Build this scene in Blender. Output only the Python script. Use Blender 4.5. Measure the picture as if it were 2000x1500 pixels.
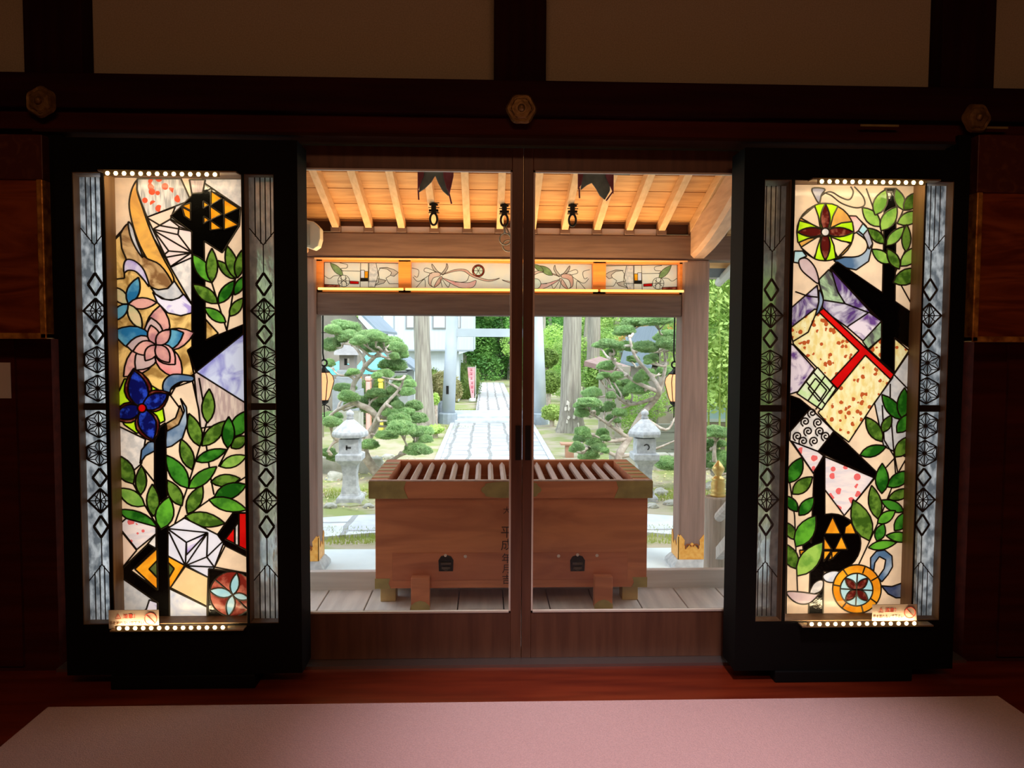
import bpy, bmesh, math, random
from mathutils import Vector as V, Matrix as M, Euler, noise
from mathutils.geometry import delaunay_2d_cdt
for _o in list(bpy.data.objects): bpy.data.objects.remove(_o)
SC = bpy.context.scene; COL = SC.collection
rad = math.radians
# ---------------------------------------------------------------- camera
FPX = 1500.0
CAM = V((-0.149, -3.06, 1.30)); YAW, PITCH, ROLL = 2.0, 3.05, 0.27
RM = M.Rotation(rad(-YAW), 3, 'Z') @ M.Rotation(rad(90-PITCH), 3, 'X') @ M.Rotation(rad(ROLL), 3, 'Z')
cd = bpy.data.cameras.new('camera'); cam = bpy.data.objects.new('camera', cd); COL.objects.link(cam)
cam.matrix_world = M.Translation(CAM) @ RM.to_4x4()
cd.sensor_width = 36; cd.lens = 36*FPX/2000; cd.clip_start = .05; cd.clip_end = 400
SC.camera = cam
def P(px, py, Y):
    d = RM @ V(((px-1000)/FPX, (750-py)/FPX, -1)); t = (Y-CAM.y)/d.y
    return CAM + d*t
def PZ(px, py, Z):
    d = RM @ V(((px-1000)/FPX, (750-py)/FPX, -1)); t = (Z-CAM.z)/d.z
    return CAM + d*t
# ---------------------------------------------------------------- world, sun, lamps, exposure
SC.view_settings.view_transform = 'Standard'; SC.view_settings.look = 'None'
SC.view_settings.exposure = 0.0; SC.view_settings.gamma = 1; SC.view_settings.use_curve_mapping = False
w = bpy.data.worlds.new('sky'); SC.world = w; w.use_nodes = True
bg = w.node_tree.nodes['Background']; bg.inputs[0].default_value = (.80, .90, 1.0, 1); bg.inputs[1].default_value = 3.0
def light(name, kind, loc, rot, energy, color, **k):
    l = bpy.data.lights.new(name, kind); l.energy = energy; l.color = color
    for a, b in k.items(): setattr(l, a, b)
    o = bpy.data.objects.new(name, l); COL.objects.link(o); o.location = loc; o.rotation_euler = rot
    return o
light('sun', 'SUN', (0, 0, 30), (rad(38), rad(18), rad(15)), 3.0, (1, .97, .9), angle=rad(25))
light('carpet_fill_spot', 'SPOT', (.35, -2.2, 3.7), (rad(20.5), 0, 0), 480, (.95, .84, 1), spot_size=rad(36), spot_blend=1, shadow_soft_size=.12)  # added unseen spot, stands in for daylight falling on the carpet
light('hall_ceiling_lamp', 'AREA', (0, -4.6, 3.7), (rad(14), 0, 0), 38, (1, .5, .26), shape='RECTANGLE', size=2.4, size_y=.6)
# ---------------------------------------------------------------- materials
MATS = {}
def lin(c):
    return tuple((x/255/12.92 if x/255 <= .04045 else ((x/255+.055)/1.055)**2.4) for x in c)
def mat(name, c1, c2=None, rough=.6, scale=6, stretch=(1, 1, 1), metal=0, bump=0, emit=None, es=0, detail=4, lo=.35, hi=.65, spec=.5, trans=0, coord='Object', rand=0, disto=0):
    if name in MATS: return MATS[name]
    m = bpy.data.materials.new(name); m.use_nodes = True; nt = m.node_tree; N = nt.nodes; L = nt.links
    b = N['Principled BSDF']; b.inputs['Roughness'].default_value = rough; b.inputs['Metallic'].default_value = metal
    b.inputs['Specular IOR Level'].default_value = spec
    b.inputs['Base Color'].default_value = (*c1, 1)
    if trans: b.inputs['Transmission Weight'].default_value = trans
    if c2 is not None or bump:
        tc = N.new('ShaderNodeTexCoord'); mp = N.new('ShaderNodeMapping'); mp.inputs['Scale'].default_value = stretch
        nz = N.new('ShaderNodeTexNoise'); nz.inputs['Scale'].default_value = scale; nz.inputs['Detail'].default_value = detail
        nz.inputs['Distortion'].default_value = disto
        L.new(tc.outputs[coord], mp.inputs[0]); L.new(mp.outputs[0], nz.inputs['Vector'])
        if c2 is not None:
            r = N.new('ShaderNodeValToRGB'); r.color_ramp.elements[0].position = lo; r.color_ramp.elements[1].position = hi
            r.color_ramp.elements[0].color = (*c1, 1); r.color_ramp.elements[1].color = (*c2, 1)
            L.new(nz.outputs['Fac'], r.inputs[0])
            out = r.outputs[0]
            if rand:
                oi = N.new('ShaderNodeObjectInfo'); hs = N.new('ShaderNodeHueSaturation')
                mr = N.new('ShaderNodeMapRange'); mr.inputs[3].default_value = 1-rand; mr.inputs[4].default_value = 1+rand
                L.new(oi.outputs['Random'], mr.inputs[0]); L.new(mr.outputs[0], hs.inputs['Value']); L.new(out, hs.inputs['Color']); out = hs.outputs[0]
            L.new(out, b.inputs['Base Color'])
        if bump:
            bp = N.new('ShaderNodeBump'); bp.inputs['Strength'].default_value = bump; bp.inputs['Distance'].default_value = .02
            L.new(nz.outputs['Fac'], bp.inputs['Height']); L.new(bp.outputs[0], b.inputs['Normal'])
    if emit: b.inputs['Emission Color'].default_value = (*emit, 1); b.inputs['Emission Strength'].default_value = es
    MATS[name] = m; return m
def leafmat(name, c1, c2, scale=3, rand=.12):
    m = mat(name, c1, c2, rough=.55, scale=scale, rand=rand, spec=.25)
    nt = m.node_tree; N = nt.nodes; L = nt.links; b = N['Principled BSDF']; out = N['Material Output']
    t = N.new('ShaderNodeBsdfTranslucent'); mx = N.new('ShaderNodeMixShader'); mx.inputs[0].default_value = .35
    src = b.inputs['Base Color'].links[0].from_socket
    L.new(src, t.inputs[0]); L.new(b.outputs[0], mx.inputs[1]); L.new(t.outputs[0], mx.inputs[2]); L.new(mx.outputs[0], out.inputs[0])
    return m
def glassmat(name, c1, c2=None, scale=25, stretch=(1, 1, 1), lo=.4, hi=.6, tr=.8, disto=0, flecks=None, bump=.15):
    m = mat(name, c1, c2 if c2 else tuple(x*.85 for x in c1), rough=.12, scale=scale, stretch=stretch, lo=lo, hi=hi, disto=disto, bump=bump)
    nt = m.node_tree; N = nt.nodes; L = nt.links; b = N['Principled BSDF']; out = N['Material Output']
    src = b.inputs['Base Color'].links[0].from_socket
    if flecks:
        tc = N.new('ShaderNodeTexCoord'); vo = N.new('ShaderNodeTexVoronoi'); vo.inputs['Scale'].default_value = flecks[1]; vo.inputs['Randomness'].default_value = 1
        n2 = N.new('ShaderNodeTexNoise'); n2.inputs['Scale'].default_value = flecks[1]*.6
        L.new(tc.outputs['Object'], vo.inputs['Vector']); L.new(tc.outputs['Object'], n2.inputs['Vector'])
        sp = N.new('ShaderNodeSeparateColor'); L.new(vo.outputs['Color'], sp.inputs[0])
        gt = N.new('ShaderNodeMath'); gt.operation = 'GREATER_THAN'; gt.inputs[1].default_value = flecks[2]; L.new(sp.outputs[0], gt.inputs[0])
        g2 = N.new('ShaderNodeMath'); g2.operation = 'LESS_THAN'; g2.inputs[1].default_value = .55; L.new(vo.outputs['Distance'], g2.inputs[0])
        mu = N.new('ShaderNodeMath'); mu.operation = 'MULTIPLY'; L.new(gt.outputs[0], mu.inputs[0]); L.new(g2.outputs[0], mu.inputs[1])
        mc = N.new('ShaderNodeMix'); mc.data_type = 'RGBA'; mc.inputs[7].default_value = (*flecks[0], 1)
        L.new(mu.outputs[0], mc.inputs[0]); L.new(src, mc.inputs[6]); src = mc.outputs[2]; L.new(src, b.inputs['Base Color'])
    t = N.new('ShaderNodeBsdfTranslucent'); mx = N.new('ShaderNodeMixShader'); mx.inputs[0].default_value = tr
    L.new(src, t.inputs[0]); L.new(b.outputs[0], mx.inputs[1]); L.new(t.outputs[0], mx.inputs[2]); L.new(mx.outputs[0], out.inputs[0])
    return m
# ---------------------------------------------------------------- mesh builder
class MB:
    def __init__(s): s.v = []; s.f = []; s.m = []
    def add(s, vs, fs, mi=0):
        n = len(s.v); s.v += [tuple(x) for x in vs]; s.f += [tuple(i+n for i in f) for f in fs]; s.m += [mi]*len(fs)
    def box(s, x0, x1, y0, y1, z0, z1, mi=0):
        s.add([(x0, y0, z0), (x1, y0, z0), (x1, y1, z0), (x0, y1, z0), (x0, y0, z1), (x1, y0, z1), (x1, y1, z1), (x0, y1, z1)],
              [(0, 3, 2, 1), (4, 5, 6, 7), (0, 1, 5, 4), (1, 2, 6, 5), (2, 3, 7, 6), (3, 0, 4, 7)], mi); return s
    def bar(s, a, b, w, h, up=(0, 0, 1), mi=0):   # box between two points
        a, b = V(a), V(b); d = (b-a).normalized(); r = d.cross(V(up)).normalized(); u = r.cross(d)
        q = [(-1, -1), (1, -1), (1, 1), (-1, 1)]
        vs = [p + r*(i*w/2) + u*(j*h/2) for p in (a, b) for i, j in q]
        s.add(vs, [(0, 1, 2, 3), (7, 6, 5, 4), (0, 4, 5, 1), (1, 5, 6, 2), (2, 6, 7, 3), (3, 7, 4, 0)], mi); return s
    def tube(s, pts, rs, n=8, mi=0, cap=True):
        pts = [V(p) for p in pts]
        if not hasattr(rs, '__len__'): rs = [rs]*len(pts)
        vs = []; prev = None
        for i, p in enumerate(pts):
            d = (pts[min(i+1, len(pts)-1)] - pts[max(i-1, 0)])
            d = d.normalized() if d.length > 1e-9 else V((0, 0, 1))
            a = prev if prev is not None else (V((1, 0, 0)) if abs(d.x) < .9 else V((0, 1, 0)))
            u = (a - d*a.dot(d)).normalized(); prev = u; w_ = d.cross(u)
            for k in range(n):
                t = 2*math.pi*k/n; vs.append(p + (u*math.cos(t) + w_*math.sin(t))*rs[i])
        fs = [(i*n+k, i*n+(k+1) % n, (i+1)*n+(k+1) % n, (i+1)*n+k) for i in range(len(pts)-1) for k in range(n)]
        if cap: fs += [tuple(range(n-1, -1, -1)), tuple((len(pts)-1)*n+k for k in range(n))]
        s.add(vs, fs, mi); return s
    def lathe(s, c, prof, n=24, mi=0, rot=0, sq=1):
        c = V(c); vs = []
        for r, z in prof:
            for k in range(n):
                t = 2*math.pi*(k+rot)/n; vs.append((c.x+r*math.cos(t), c.y+r*math.sin(t)*sq, c.z+z))
        fs = [(i*n+k, i*n+(k+1) % n, (i+1)*n+(k+1) % n, (i+1)*n+k) for i in range(len(prof)-1) for k in range(n)]
        fs += [tuple(range(n-1, -1, -1)), tuple((len(prof)-1)*n+k for k in range(n))]
        s.add(vs, fs, mi); return s
    def prism(s, poly, ext, mi=0):      # planar polygon extruded by a vector
        poly = [V(p) for p in poly]; n = len(poly); e = V(ext)
        vs = poly + [p+e for p in poly]
        nrm = V((0, 0, 0))
        for i in range(n): nrm += poly[i].cross(poly[(i+1) % n])
        ff = [tuple(range(n)), tuple(range(2*n-1, n-1, -1))] + [((i+1) % n, i, n+i, n+(i+1) % n) for i in range(n)]
        if nrm.dot(e) > 0: ff = [tuple(reversed(f)) for f in ff]
        s.add(vs, ff, mi); return s
    def sphere(s, c, r, n=12, mi=0, sc=(1, 1, 1)):
        c = V(c); vs = []; h = n//2
        for i in range(h+1):
            a = math.pi*i/h
            for k in range(n):
                t = 2*math.pi*k/n; vs.append((c.x+r*sc[0]*math.sin(a)*math.cos(t), c.y+r*sc[1]*math.sin(a)*math.sin(t), c.z-r*sc[2]*math.cos(a)))
        s.add(vs, [(i*n+k, i*n+(k+1) % n, (i+1)*n+(k+1) % n, (i+1)*n+k) for i in range(h) for k in range(n)], mi); return s
    def torus(s, c, R, r, axis='Y', n=24, k=8, sc=(1, 1), mi=0, a0=0, a1=2*math.pi):
        pts = []
        for i in range(n+1):
            t = a0+(a1-a0)*i/n; x, z = R*math.cos(t)*sc[0], R*math.sin(t)*sc[1]
            pts.append(V(c)+(V((x, 0, z)) if axis == 'Y' else V((0, x, z)) if axis == 'X' else V((x, z, 0))))
        return s.tube(pts, r, k, mi, cap=(a1-a0 < 6.28))
    def build(s, name, mats, parent=None, smooth=False, bevel=0, fix=False):
        me = bpy.data.meshes.new(name); off = V((0, 0, 0))
        if parent is not None:
            q = parent
            while q is not None: off += q.location; q = q.parent
        me.from_pydata([tuple(V(v)-off) for v in s.v], [], s.f)
        if not isinstance(mats, (list, tuple)): mats = [mats]
        for m in mats: me.materials.append(m)
        if len(mats) > 1: me.polygons.foreach_set('material_index', s.m)
        if fix:
            bm = bmesh.new(); bm.from_mesh(me); bmesh.ops.recalc_face_normals(bm, faces=bm.faces); bm.to_mesh(me); bm.free()
        if smooth: me.polygons.foreach_set('use_smooth', [True]*len(me.polygons))
        me.update()
        o = bpy.data.objects.new(name, me); COL.objects.link(o)
        if parent is not None: o.parent = parent
        if bevel:
            b = o.modifiers.new('bevel', 'BEVEL'); b.width = bevel; b.segments = 2; b.limit_method = 'ANGLE'
        return o
def thing(name, label, cat, loc, group=None):
    o = bpy.data.objects.new(name, None); COL.objects.link(o); o.location = loc; o.empty_display_size = .1
    return tag(o, label, cat, group)
def tag(o, label, cat, group=None):
    o['label'] = label; o['category'] = cat
    if group: o['group'] = group
    return o
def struct(o): o['kind'] = 'structure'; return o
def sroot(name, loc=(0, 0, 0)):
    o = bpy.data.objects.new(name, None); COL.objects.link(o); o.location = loc; o['kind'] = 'structure'; return o
def text(name, s, size, loc, rot, m, parent, ext=.0005, sx=1):
    c = bpy.data.curves.new('lettering', 'FONT'); c.body = s; c.size = size; c.extrude = ext; c.align_x = 'CENTER'; c.align_y = 'CENTER'; c.resolution_u = 3
    o = bpy.data.objects.new('lettering', c); COL.objects.link(o)
    me = bpy.data.meshes.new_from_object(o.evaluated_get(bpy.context.evaluated_depsgraph_get()))
    bpy.data.objects.remove(o); me.materials.clear(); me.materials.append(m)
    o = bpy.data.objects.new(name, me); COL.objects.link(o); o.rotation_euler = rot; o.scale = (sx, 1, 1)
    off = V((0, 0, 0)); q = parent
    while q is not None: off += q.location; q = q.parent
    o.location = V(loc)-off
    if parent is not None: o.parent = parent
    return o
FACE = (rad(90), 0, 0)     # lettering that faces the hall
def smoothpts(pts, n=5, closed=True):      # Catmull-Rom
    out = []; N_ = len(pts); rng = range(N_) if closed else range(N_-1)
    for i in rng:
        g = (lambda j: pts[j % N_]) if closed else (lambda j: pts[max(0, min(N_-1, j))])
        p0, p1, p2, p3 = g(i-1), g(i), g(i+1), g(i+2)
        for k in range(n):
            t = k/n
            out.append(tuple(.5*((2*p1[a]) + (-p0[a]+p2[a])*t + (2*p0[a]-5*p1[a]+4*p2[a]-p3[a])*t*t + (-p0[a]+3*p1[a]-3*p2[a]+p3[a])*t**3) for a in range(len(p1))))
    if not closed: out.append(tuple(pts[-1]))
    return out
# ---------------------------------------------------------------- material palette
wood_dark = mat('dark_red_wood', (.085, .012, .006), (.05, .007, .004), .7, 3, (.6, 8, 8), bump=.05, spec=.12)
wood_beam = mat('hall_beam_wood', (.032, .004, .004), (.02, .003, .003),   .75, 3, (.6, 8, 8), spec=.1)
wood_post = mat('hall_post_wood', (.028, .004, .004), (.018, .003, .003), .75, 3, (8, 8, .6), spec=.1)
wood_door = mat('door_wood', (.16, .065, .03), (.11, .042, .02), .45, 4, (8, 8, .7), bump=.04)
plaster = mat('sand_plaster', (.52, .43, .29), (.44, .36, .24), .95, 180, bump=.1)
black_lacq = mat('black_lacquer', (.006, .006, .006), rough=.45, spec=.15)
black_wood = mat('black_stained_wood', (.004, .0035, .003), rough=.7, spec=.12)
reveal_wood = mat('reveal_brown_wood', (.22, .12, .05), (.16, .08, .03), .55, 5, (8, 8, .6))
floor_wood = mat('lacquered_floor_wood', (.22, .028, .008), (.13, .014, .005), .28, 3, (.7, 7, 7), bump=.02)
carpet_m = mat('pink_beige_carpet', (.78, .47, .42), (.66, .39, .35), .95, 220, bump=.35)
carpet_m.node_tree.nodes['Principled BSDF'].inputs['Sheen Weight'].default_value = .4; carpet_m.node_tree.nodes['Principled BSDF'].inputs['Sheen Roughness'].default_value = .35; carpet_m.node_tree.nodes['Principled BSDF'].inputs['Sheen Tint'].default_value = (.95, .8, .95, 1)
brass = mat('aged_brass', (.42, .31, .11), (.30, .22, .08), .5, 14, metal=.35, bump=.1)
gilt = mat('gilt_metal', (.30, .17, .05), (.16, .08, .02), .5, 30, metal=.5, bump=.3)
gold_orange = mat('gilded_orange_copper', (1.0, .52, .12), (.9, .38, .06), .4, 30, metal=.35, bump=.25)
lead = mat('dark_lead_came', (.035, .028, .02), rough=.5, metal=.4)
steel = mat('brushed_steel', (.45, .42, .38), rough=.35, metal=.9)
beadm = mat('pale_glazing_bead', (.85, .75, .6), (.75, .65, .52), .5, 6, (1, 1, 1))
box_wood = mat('offering_box_zelkova', (.60, .20, .082), (.42, .125, .052), .55, 2.2, (.7, 3, 4), bump=.05, disto=1.5)
slat_wood = mat('pale_slat_wood', (.60, .42, .34), (.48, .32, .26), .6, 5, (8, 1, 8))
deck_wood = mat('weathered_deck_board', (.74, .67, .61), (.60, .54, .50), .75, 4, (6, .6, 6), bump=.05)
porch_wood = mat('brown_porch_timber', (.20, .115, .085), (.145, .08, .06), .7, 4, (.6, 8, 8), bump=.06)
porch_post = mat('brown_porch_post_timber', (.32, .19, .15), (.24, .145, .115), .7, 4, (8, 8, .6), bump=.06)
rafter_wood = mat('golden_cedar_rafter', (.74, .47, .25), (.62, .37, .18), .65, 4, (8, .8, 8))
ceil_wood = mat('golden_ceiling_board', (.72, .39, .15), (.52, .25, .085), .6, 2.2, (.8, 7, 7), disto=.8)
trans_wood = mat('orange_transom_wood', (.72, .25, .05), (.60, .19, .035), .5, 4, (.6, 8, 8))
stone_l = mat('pale_granite', (.60, .61, .62), (.42, .43, .45), .9, 18, bump=.25)
stone_pave = mat('pale_paving', (.66, .70, .72), (.52, .56, .58), .85, 6, bump=.2)
iron = mat('black_iron', (.02, .018, .016), rough=.5, metal=.6)
white_plastic = mat('cream_plastic', (.62, .58, .46), rough=.45)
bark = mat('cedar_bark', (.40, .37, .31), (.24, .21, .18), .95, 5, (5, 5, .35), bump=.8)
pine_bark = mat('pine_bark', (.62, .54, .47), (.40, .32, .27), .95, 14, bump=.6)
# ---------------------------------------------------------------- the hall
HX = 5.6
b = MB()
b.box(-HX, HX, -8, -.03, -.12, 0); struct(b.build('floor', floor_wood, bevel=0))
struct(MB().box(-HX-.2, HX+.2, -8.2, .0, 4.0, 4.15).build('ceiling', wood_dark))
struct(MB().box(-HX-.2, -HX, -8.2, .0, -.1, 4.1).build('wall_left', wood_dark))
struct(MB().box(HX, HX+.2, -8.2, .0, -.1, 4.1).build('wall_right', wood_dark))
struct(MB().box(-HX-.2, HX+.2, -8.4, -8.2, -.1, 4.1).build('wall_back', wood_dark))
OX0, OX1 = P(108, 775, 0).x, P(1893, 775, 0).x      # sides of the opening
ZH = P(1020, 279, 0).z; ZB = P(1020, 243, 0).z; ZP = P(1020, 178, 0).z
wl = sroot('wall_front')
m = MB(); m.box(-HX, OX0, -.02, .1, -.1, ZH+.02); m.box(OX1, HX, -.02, .1, -.1, ZH+.02)
n = 0; x = -HX
while x < HX:                               # upright wainscot planks
    if x+.14 < OX0 or x > OX1: m.box(x+.003, x+.137, -.035, -.02, .02, ZH)
    x += .14
m.build('wainscot', wood_dark, wl)
MB().box(-HX, HX, 0.0, .1, ZH, 4.0).build('plaster_panel', plaster, wl)
struct(MB().box(-HX, HX, -.10, .0, ZH, ZB).build('trim_1', wood_dark, bevel=.004))
struct(MB().box(-HX, HX, -.13, .0, ZB, ZP).build('trim_2', wood_beam, bevel=.006))
for k, (a, c) in enumerate([(45, 160), (965, 1067), (1840, 1945), (-860, -750), (2750, 2860)]):
    struct(MB().box(P(a, 90, -.09).x, P(c, 90, -.09).x, -.09, .0, ZP, 4.0).build('trim_%d' % (k+3), wood_post, bevel=.006))
struct(MB().box(OX0, OX1, -.105, .16, ZH-.010, ZH).build('trim_8', mat('brown_lintel_edge', (.05, .016, .008), (.035, .012, .006), .8, 4, spec=.05)))
struct(MB().box(OX0, OX1, -.045, .14, -.06, .012).build('trim_9', steel))      # track at the doors' foot
# gilt nail covers on the beam
def nail_cover(px, py, label, rot):
    c = P(px, py, -.13); t = thing('nail_cover', label, 'ornament', c, 'gilt nail covers on the beam')
    m = MB(); m.lathe((0, 0, 0), [(.052, 0), (.056, .006), (.05, .014), (.04, .012), (.034, .02), (.02, .022)], 36)
    vs = []
    for (x, y, z) in m.v:
        a = math.atan2(y, x); r = math.hypot(x, y)
        r *= 1+.05*math.cos(6*a+rot) if r > .03 else 1
        vs.append((c.x+r*math.cos(a), c.y-z, c.z+r*math.sin(a)))
    m.v = vs; m.build('plate', gilt, t, fix=True)
    s = MB(); s.sphere((c.x, c.y-.024, c.z), .014, 12); s.build('stud', gilt, t, smooth=True)
    for k in range(6):
        a = math.pi/3*k+rot/6; e = MB(); e.torus((c.x+.034*math.cos(a), c.y-.015, c.z+.034*math.sin(a)), .008, .0022, n=10, k=6); e.build('boss', gilt, t)
nail_cover(82, 200, 'gilt hexagonal nail cover on the beam above the left stained glass screen', math.pi)
nail_cover(1018, 214, 'gilt hexagonal nail cover on the beam above the glass doors', 0)
nail_cover(1905, 232, 'gilt hexagonal nail cover on the beam above the right stained glass screen', 0)
for px0, px1, py, lb in ((1680, 1755, 245, 'thin strip painted as a light line on the lintel above the right screen'), (1893, 1968, 249, 'thin strip painted as a light line under the right gilt nail cover')):
    a, c = P(px0, py, -.131), P(px1, py, -.131)
    tag(MB().box(a.x, c.x, -.134, -.131, a.z-.004, a.z+.004).build('light_line_strip', brass), lb, 'strip')  # brass-coloured strips standing in for lit edges along the beam
# carpet
a = PZ(90, 1383, .012); c = PZ(1935, 1356, .012)
ce = MB(); ce.box(a.x, c.x+.02, -7.6, (a.y+c.y)/2, 0.0005, .012)
tag(ce.build('carpet', carpet_m, bevel=.003), 'large plain pinkish beige carpet on the hall floor before the doors', 'carpet')
# ---------------------------------------------------------------- glass doors
pane = bpy.data.materials.new('clear_pane'); pane.use_nodes = True; nt = pane.node_tree; nt.nodes.remove(nt.nodes['Principled BSDF'])
t_ = nt.nodes.new('ShaderNodeBsdfTransparent'); t_.inputs[0].default_value = (.97, .985, .98, 1)
g_ = nt.nodes.new('ShaderNodeBsdfGlossy'); g_.inputs[0].default_value = (1, 1, 1, 1); g_.inputs[1].default_value = .02
fr = nt.nodes.new('ShaderNodeFresnel'); fr.inputs[0].default_value = 1.3
mx = nt.nodes.new('ShaderNodeMixShader'); nt.links.new(fr.outputs[0], mx.inputs[0]); nt.links.new(t_.outputs[0], mx.inputs[1]); nt.links.new(g_.outputs[0], mx.inputs[2])
nt.links.new(mx.outputs[0], nt.nodes['Material Output'].inputs[0])
ZT = ZH-.015; ZG1 = P(1020, 331, .0).z; ZG0 = P(1020, 1199, .0).z; ZS = .012
def door(name, x0, x1, gx0, gx1, y0=0.02, handle=None):
    r = sroot(name, ((x0+x1)/2, y0, ZS)); y1 = y0+.036
    f = MB(); f.box(x0, gx0, y0, y1, ZS, ZT); f.box(gx1, x1, y0, y1, ZS, ZT); f.box(gx0, gx1, y0, y1, ZS, ZG0); f.box(gx0, gx1, y0, y1, ZG1, ZT)
    f.build('door_frame', wood_door, r, bevel=.002)
    q = MB(); w_ = .007
    q.box(gx0, gx0+w_, y0-.004, y0+.012, ZG0, ZG1); q.box(gx1-w_, gx1, y0-.004, y0+.012, ZG0, ZG1); q.box(gx0, gx1, y0-.004, y0+.012, ZG0, ZG0+w_); q.box(gx0, gx1, y0-.004, y0+.012, ZG1-w_, ZG1)
    q.build('glazing_bead', beadm, r)
    g = MB(); g.add([(gx0, y0+.018, ZG0), (gx1, y0+.018, ZG0), (gx1, y0+.018, ZG1), (gx0, y0+.018, ZG1)], [(0, 1, 2, 3)]); g.build('glass_pane', pane, r)
    if handle:
        h = MB(); c = P(handle, 865, y0); h.box(c.x-.011, c.x+.011, y0-.003, y0+.002, c.z-.07, c.z+.07); h.build('recessed_pull', iron, r)
XM = P(1021, 775, 0).x
g0, g1, g2, g3 = P(595, 775, 0).x, P(999, 775, 0).x, P(1040, 775, 0).x, P(1437, 775, 0).x
door('door_1', g0-.075, XM-.001, g0, g1, handle=1012)
door('door_2', XM+.001, g3+.075, g2, g3, handle=1031)
door('door_3', OX0+.005, g0-.04, OX0+.06, g0-.08, y0=.064)
door('door_4', g3+.04, OX1-.005, g3+.08, OX1-.06, y0=.064)
# ---------------------------------------------------------------- hanging boards at both sides
def side_board(px_edge, sgn, ytop, ymid, ybot, px_far, label):
    Y = -.17
    xe = P(px_edge, 520, Y).x; xf = P(px_far, 520, Y).x
    xa, xb = sorted((xe, xf)); zb = P(px_edge, ybot, Y).z; zm = P(px_edge, ymid, Y).z; zt = P(px_edge, ytop, Y).z
    t = thing('wooden_board', label, 'board', ((xa+xb)/2, Y, zb), 'framed boards beside the screens')
    MB().box(xa+.02, xb-.02, Y+.015, -.036, zb+.02, zm).build('board', mat('figured_board_wood', (.34, .075, .016), (.15, .022, .006), .4, 1.6, (1, 1, 5), disto=3.5), t)
    h = MB(); h.box(xa, xb, Y+.005, -.036, zm, zt); h.build('header_block', mat('patterned_header_wood', (.085, .014, .008), (.16, .05, .015), .5, 16, disto=2, lo=.5, hi=.75), t, bevel=.003)
    g = MB(); gx = xe-sgn*.024
    g.box(min(xe, gx), max(xe, gx), Y, -.036, zb, zm); g.box(xa, xb, Y, -.036, zb, zb+.022)
    g.build('gilt_moulding', mat('worn_gilding', (1, .5, .09), (.4, .13, .02), .42, 22, metal=.5, bump=.3), t, bevel=.004)
    s = MB(); x2 = xe+sgn*.05; s.box(min(xe, x2), max(xe, x2), Y+.05, -.036, zb, zt+.01); s.build('shade_gap_strip', black_wood, t)  # black strip in place of the shaded gap between board and screen
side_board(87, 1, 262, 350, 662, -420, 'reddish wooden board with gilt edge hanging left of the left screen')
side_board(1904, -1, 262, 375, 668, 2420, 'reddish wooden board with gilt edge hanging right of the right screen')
a, c = P(-22, 708, -.037), P(22, 778, -.037)
tag(MB().box(a.x, c.x, -.038, -.0355, c.z, a.z).build('paper_notice', mat('white_paper', (.75, .72, .66), rough=.8)), 'plain white paper pinned to the dark wall below the left board', 'notice')
# ---------------------------------------------------------------- stained glass screens
G = {}
def gm(n, *a, **k): G[n] = glassmat('glass_'+n, *a, **k)
gm('cream', (.93, .72, .50), (.80, .62, .44), 14)
gm('peach', (.93, .70, .54), (.84, .64, .50), 9)
gm('tan', (.93, .66, .36), (.88, .58, .30), 10)
gm('white', (.88, .82, .76), (.62, .60, .58), 35)
gm('greywhite', (.66, .66, .66), (.50, .52, .55), 30)
gm('amber', (.90, .60, .20), (.34, .19, .05), 11, disto=1.5, lo=.42, hi=.62)
gm('yellow', (.86, .46, .09), (.62, .32, .08), 10, disto=1)
gm('brown', (.24, .12, .045), (.66, .44, .20), 9, disto=2, lo=.42, hi=.6)
gm('gold', (1.0, .45, .02), (.85, .30, .01), 22)
gm('orangegold', (.95, .40, .02), (.75, .26, .01), 16)
gm('violet', (.38, .27, .66), (.82, .80, .92), 14, disto=1)
gm('violetwhite', (.84, .82, .95), (.45, .36, .75), 12, lo=.5, disto=1)
gm('palegreen', (.66, .78, .60), (.82, .88, .78), 14)
gm('greenwhite', (.58, .80, .40), (.75, .85, .62), 30)
gm('streaky', (.78, .76, .70), (.40, .40, .38), 12, (9, 9, 1.2), flecks=((.80, .10, .04), 42, .72))
gm('brownstripe', (.72, .60, .52), (.48, .36, .34), 10, (8, 8, 1.5))
gm('palepink', (.92, .76, .68), (.82, .68, .66), 8)
gm('green', (.05, .26, .02), (.010, .09, .006), 18, lo=.42, hi=.58)
gm('green2', (.13, .26, .03), (.04, .10, .010), 30, lo=.42, hi=.58)
gm('green3', (.12, .42, .03), (.04, .18, .015), 18)
gm('green4', (.34, .58, .10), (.16, .36, .05), 20)
gm('bluemarble', (.62, .70, .92), (.22, .22, .62), 7, disto=2.5, lo=.42, hi=.7)
gm('pgreen', (.42, .52, .26), (.70, .55, .30), 14)
gm('pblue', (.02, .16, .36), (.12, .38, .55), 14, lo=.42, hi=.6)
gm('ppink', (.78, .40, .34), (.45, .20, .22), 14, lo=.42, hi=.6)
gm('pgrey', (.46, .36, .38), (.62, .44, .42), 10)
gm('pred', (.80, .22, .22), (.80, .45, .42), 9)
gm('navy', (.004, .005, .09), (.02, .06, .55), 34, lo=.5, hi=.64)
gm('lime', (.60, .95, .02), (.40, .75, .01), 16)
gm('red', (.72, .008, .006), (.55, .004, .004), 10)
gm('redbrown', (.20, .02, .012), (.55, .16, .10), 22, lo=.45, hi=.62)
gm('bluegrey', (.08, .16, .30), (.36, .46, .58), 9, lo=.42, hi=.6)
gm('lightgrey', (.55, .54, .58), (.42, .42, .50), 10)
gm('skyblue', (.34, .66, .78), (.55, .80, .84), 12)
gm('pink', (.88, .36, .34), (.90, .60, .56), 8)
gm('mauve', (.60, .44, .46), (.74, .60, .60), 10)
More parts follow.
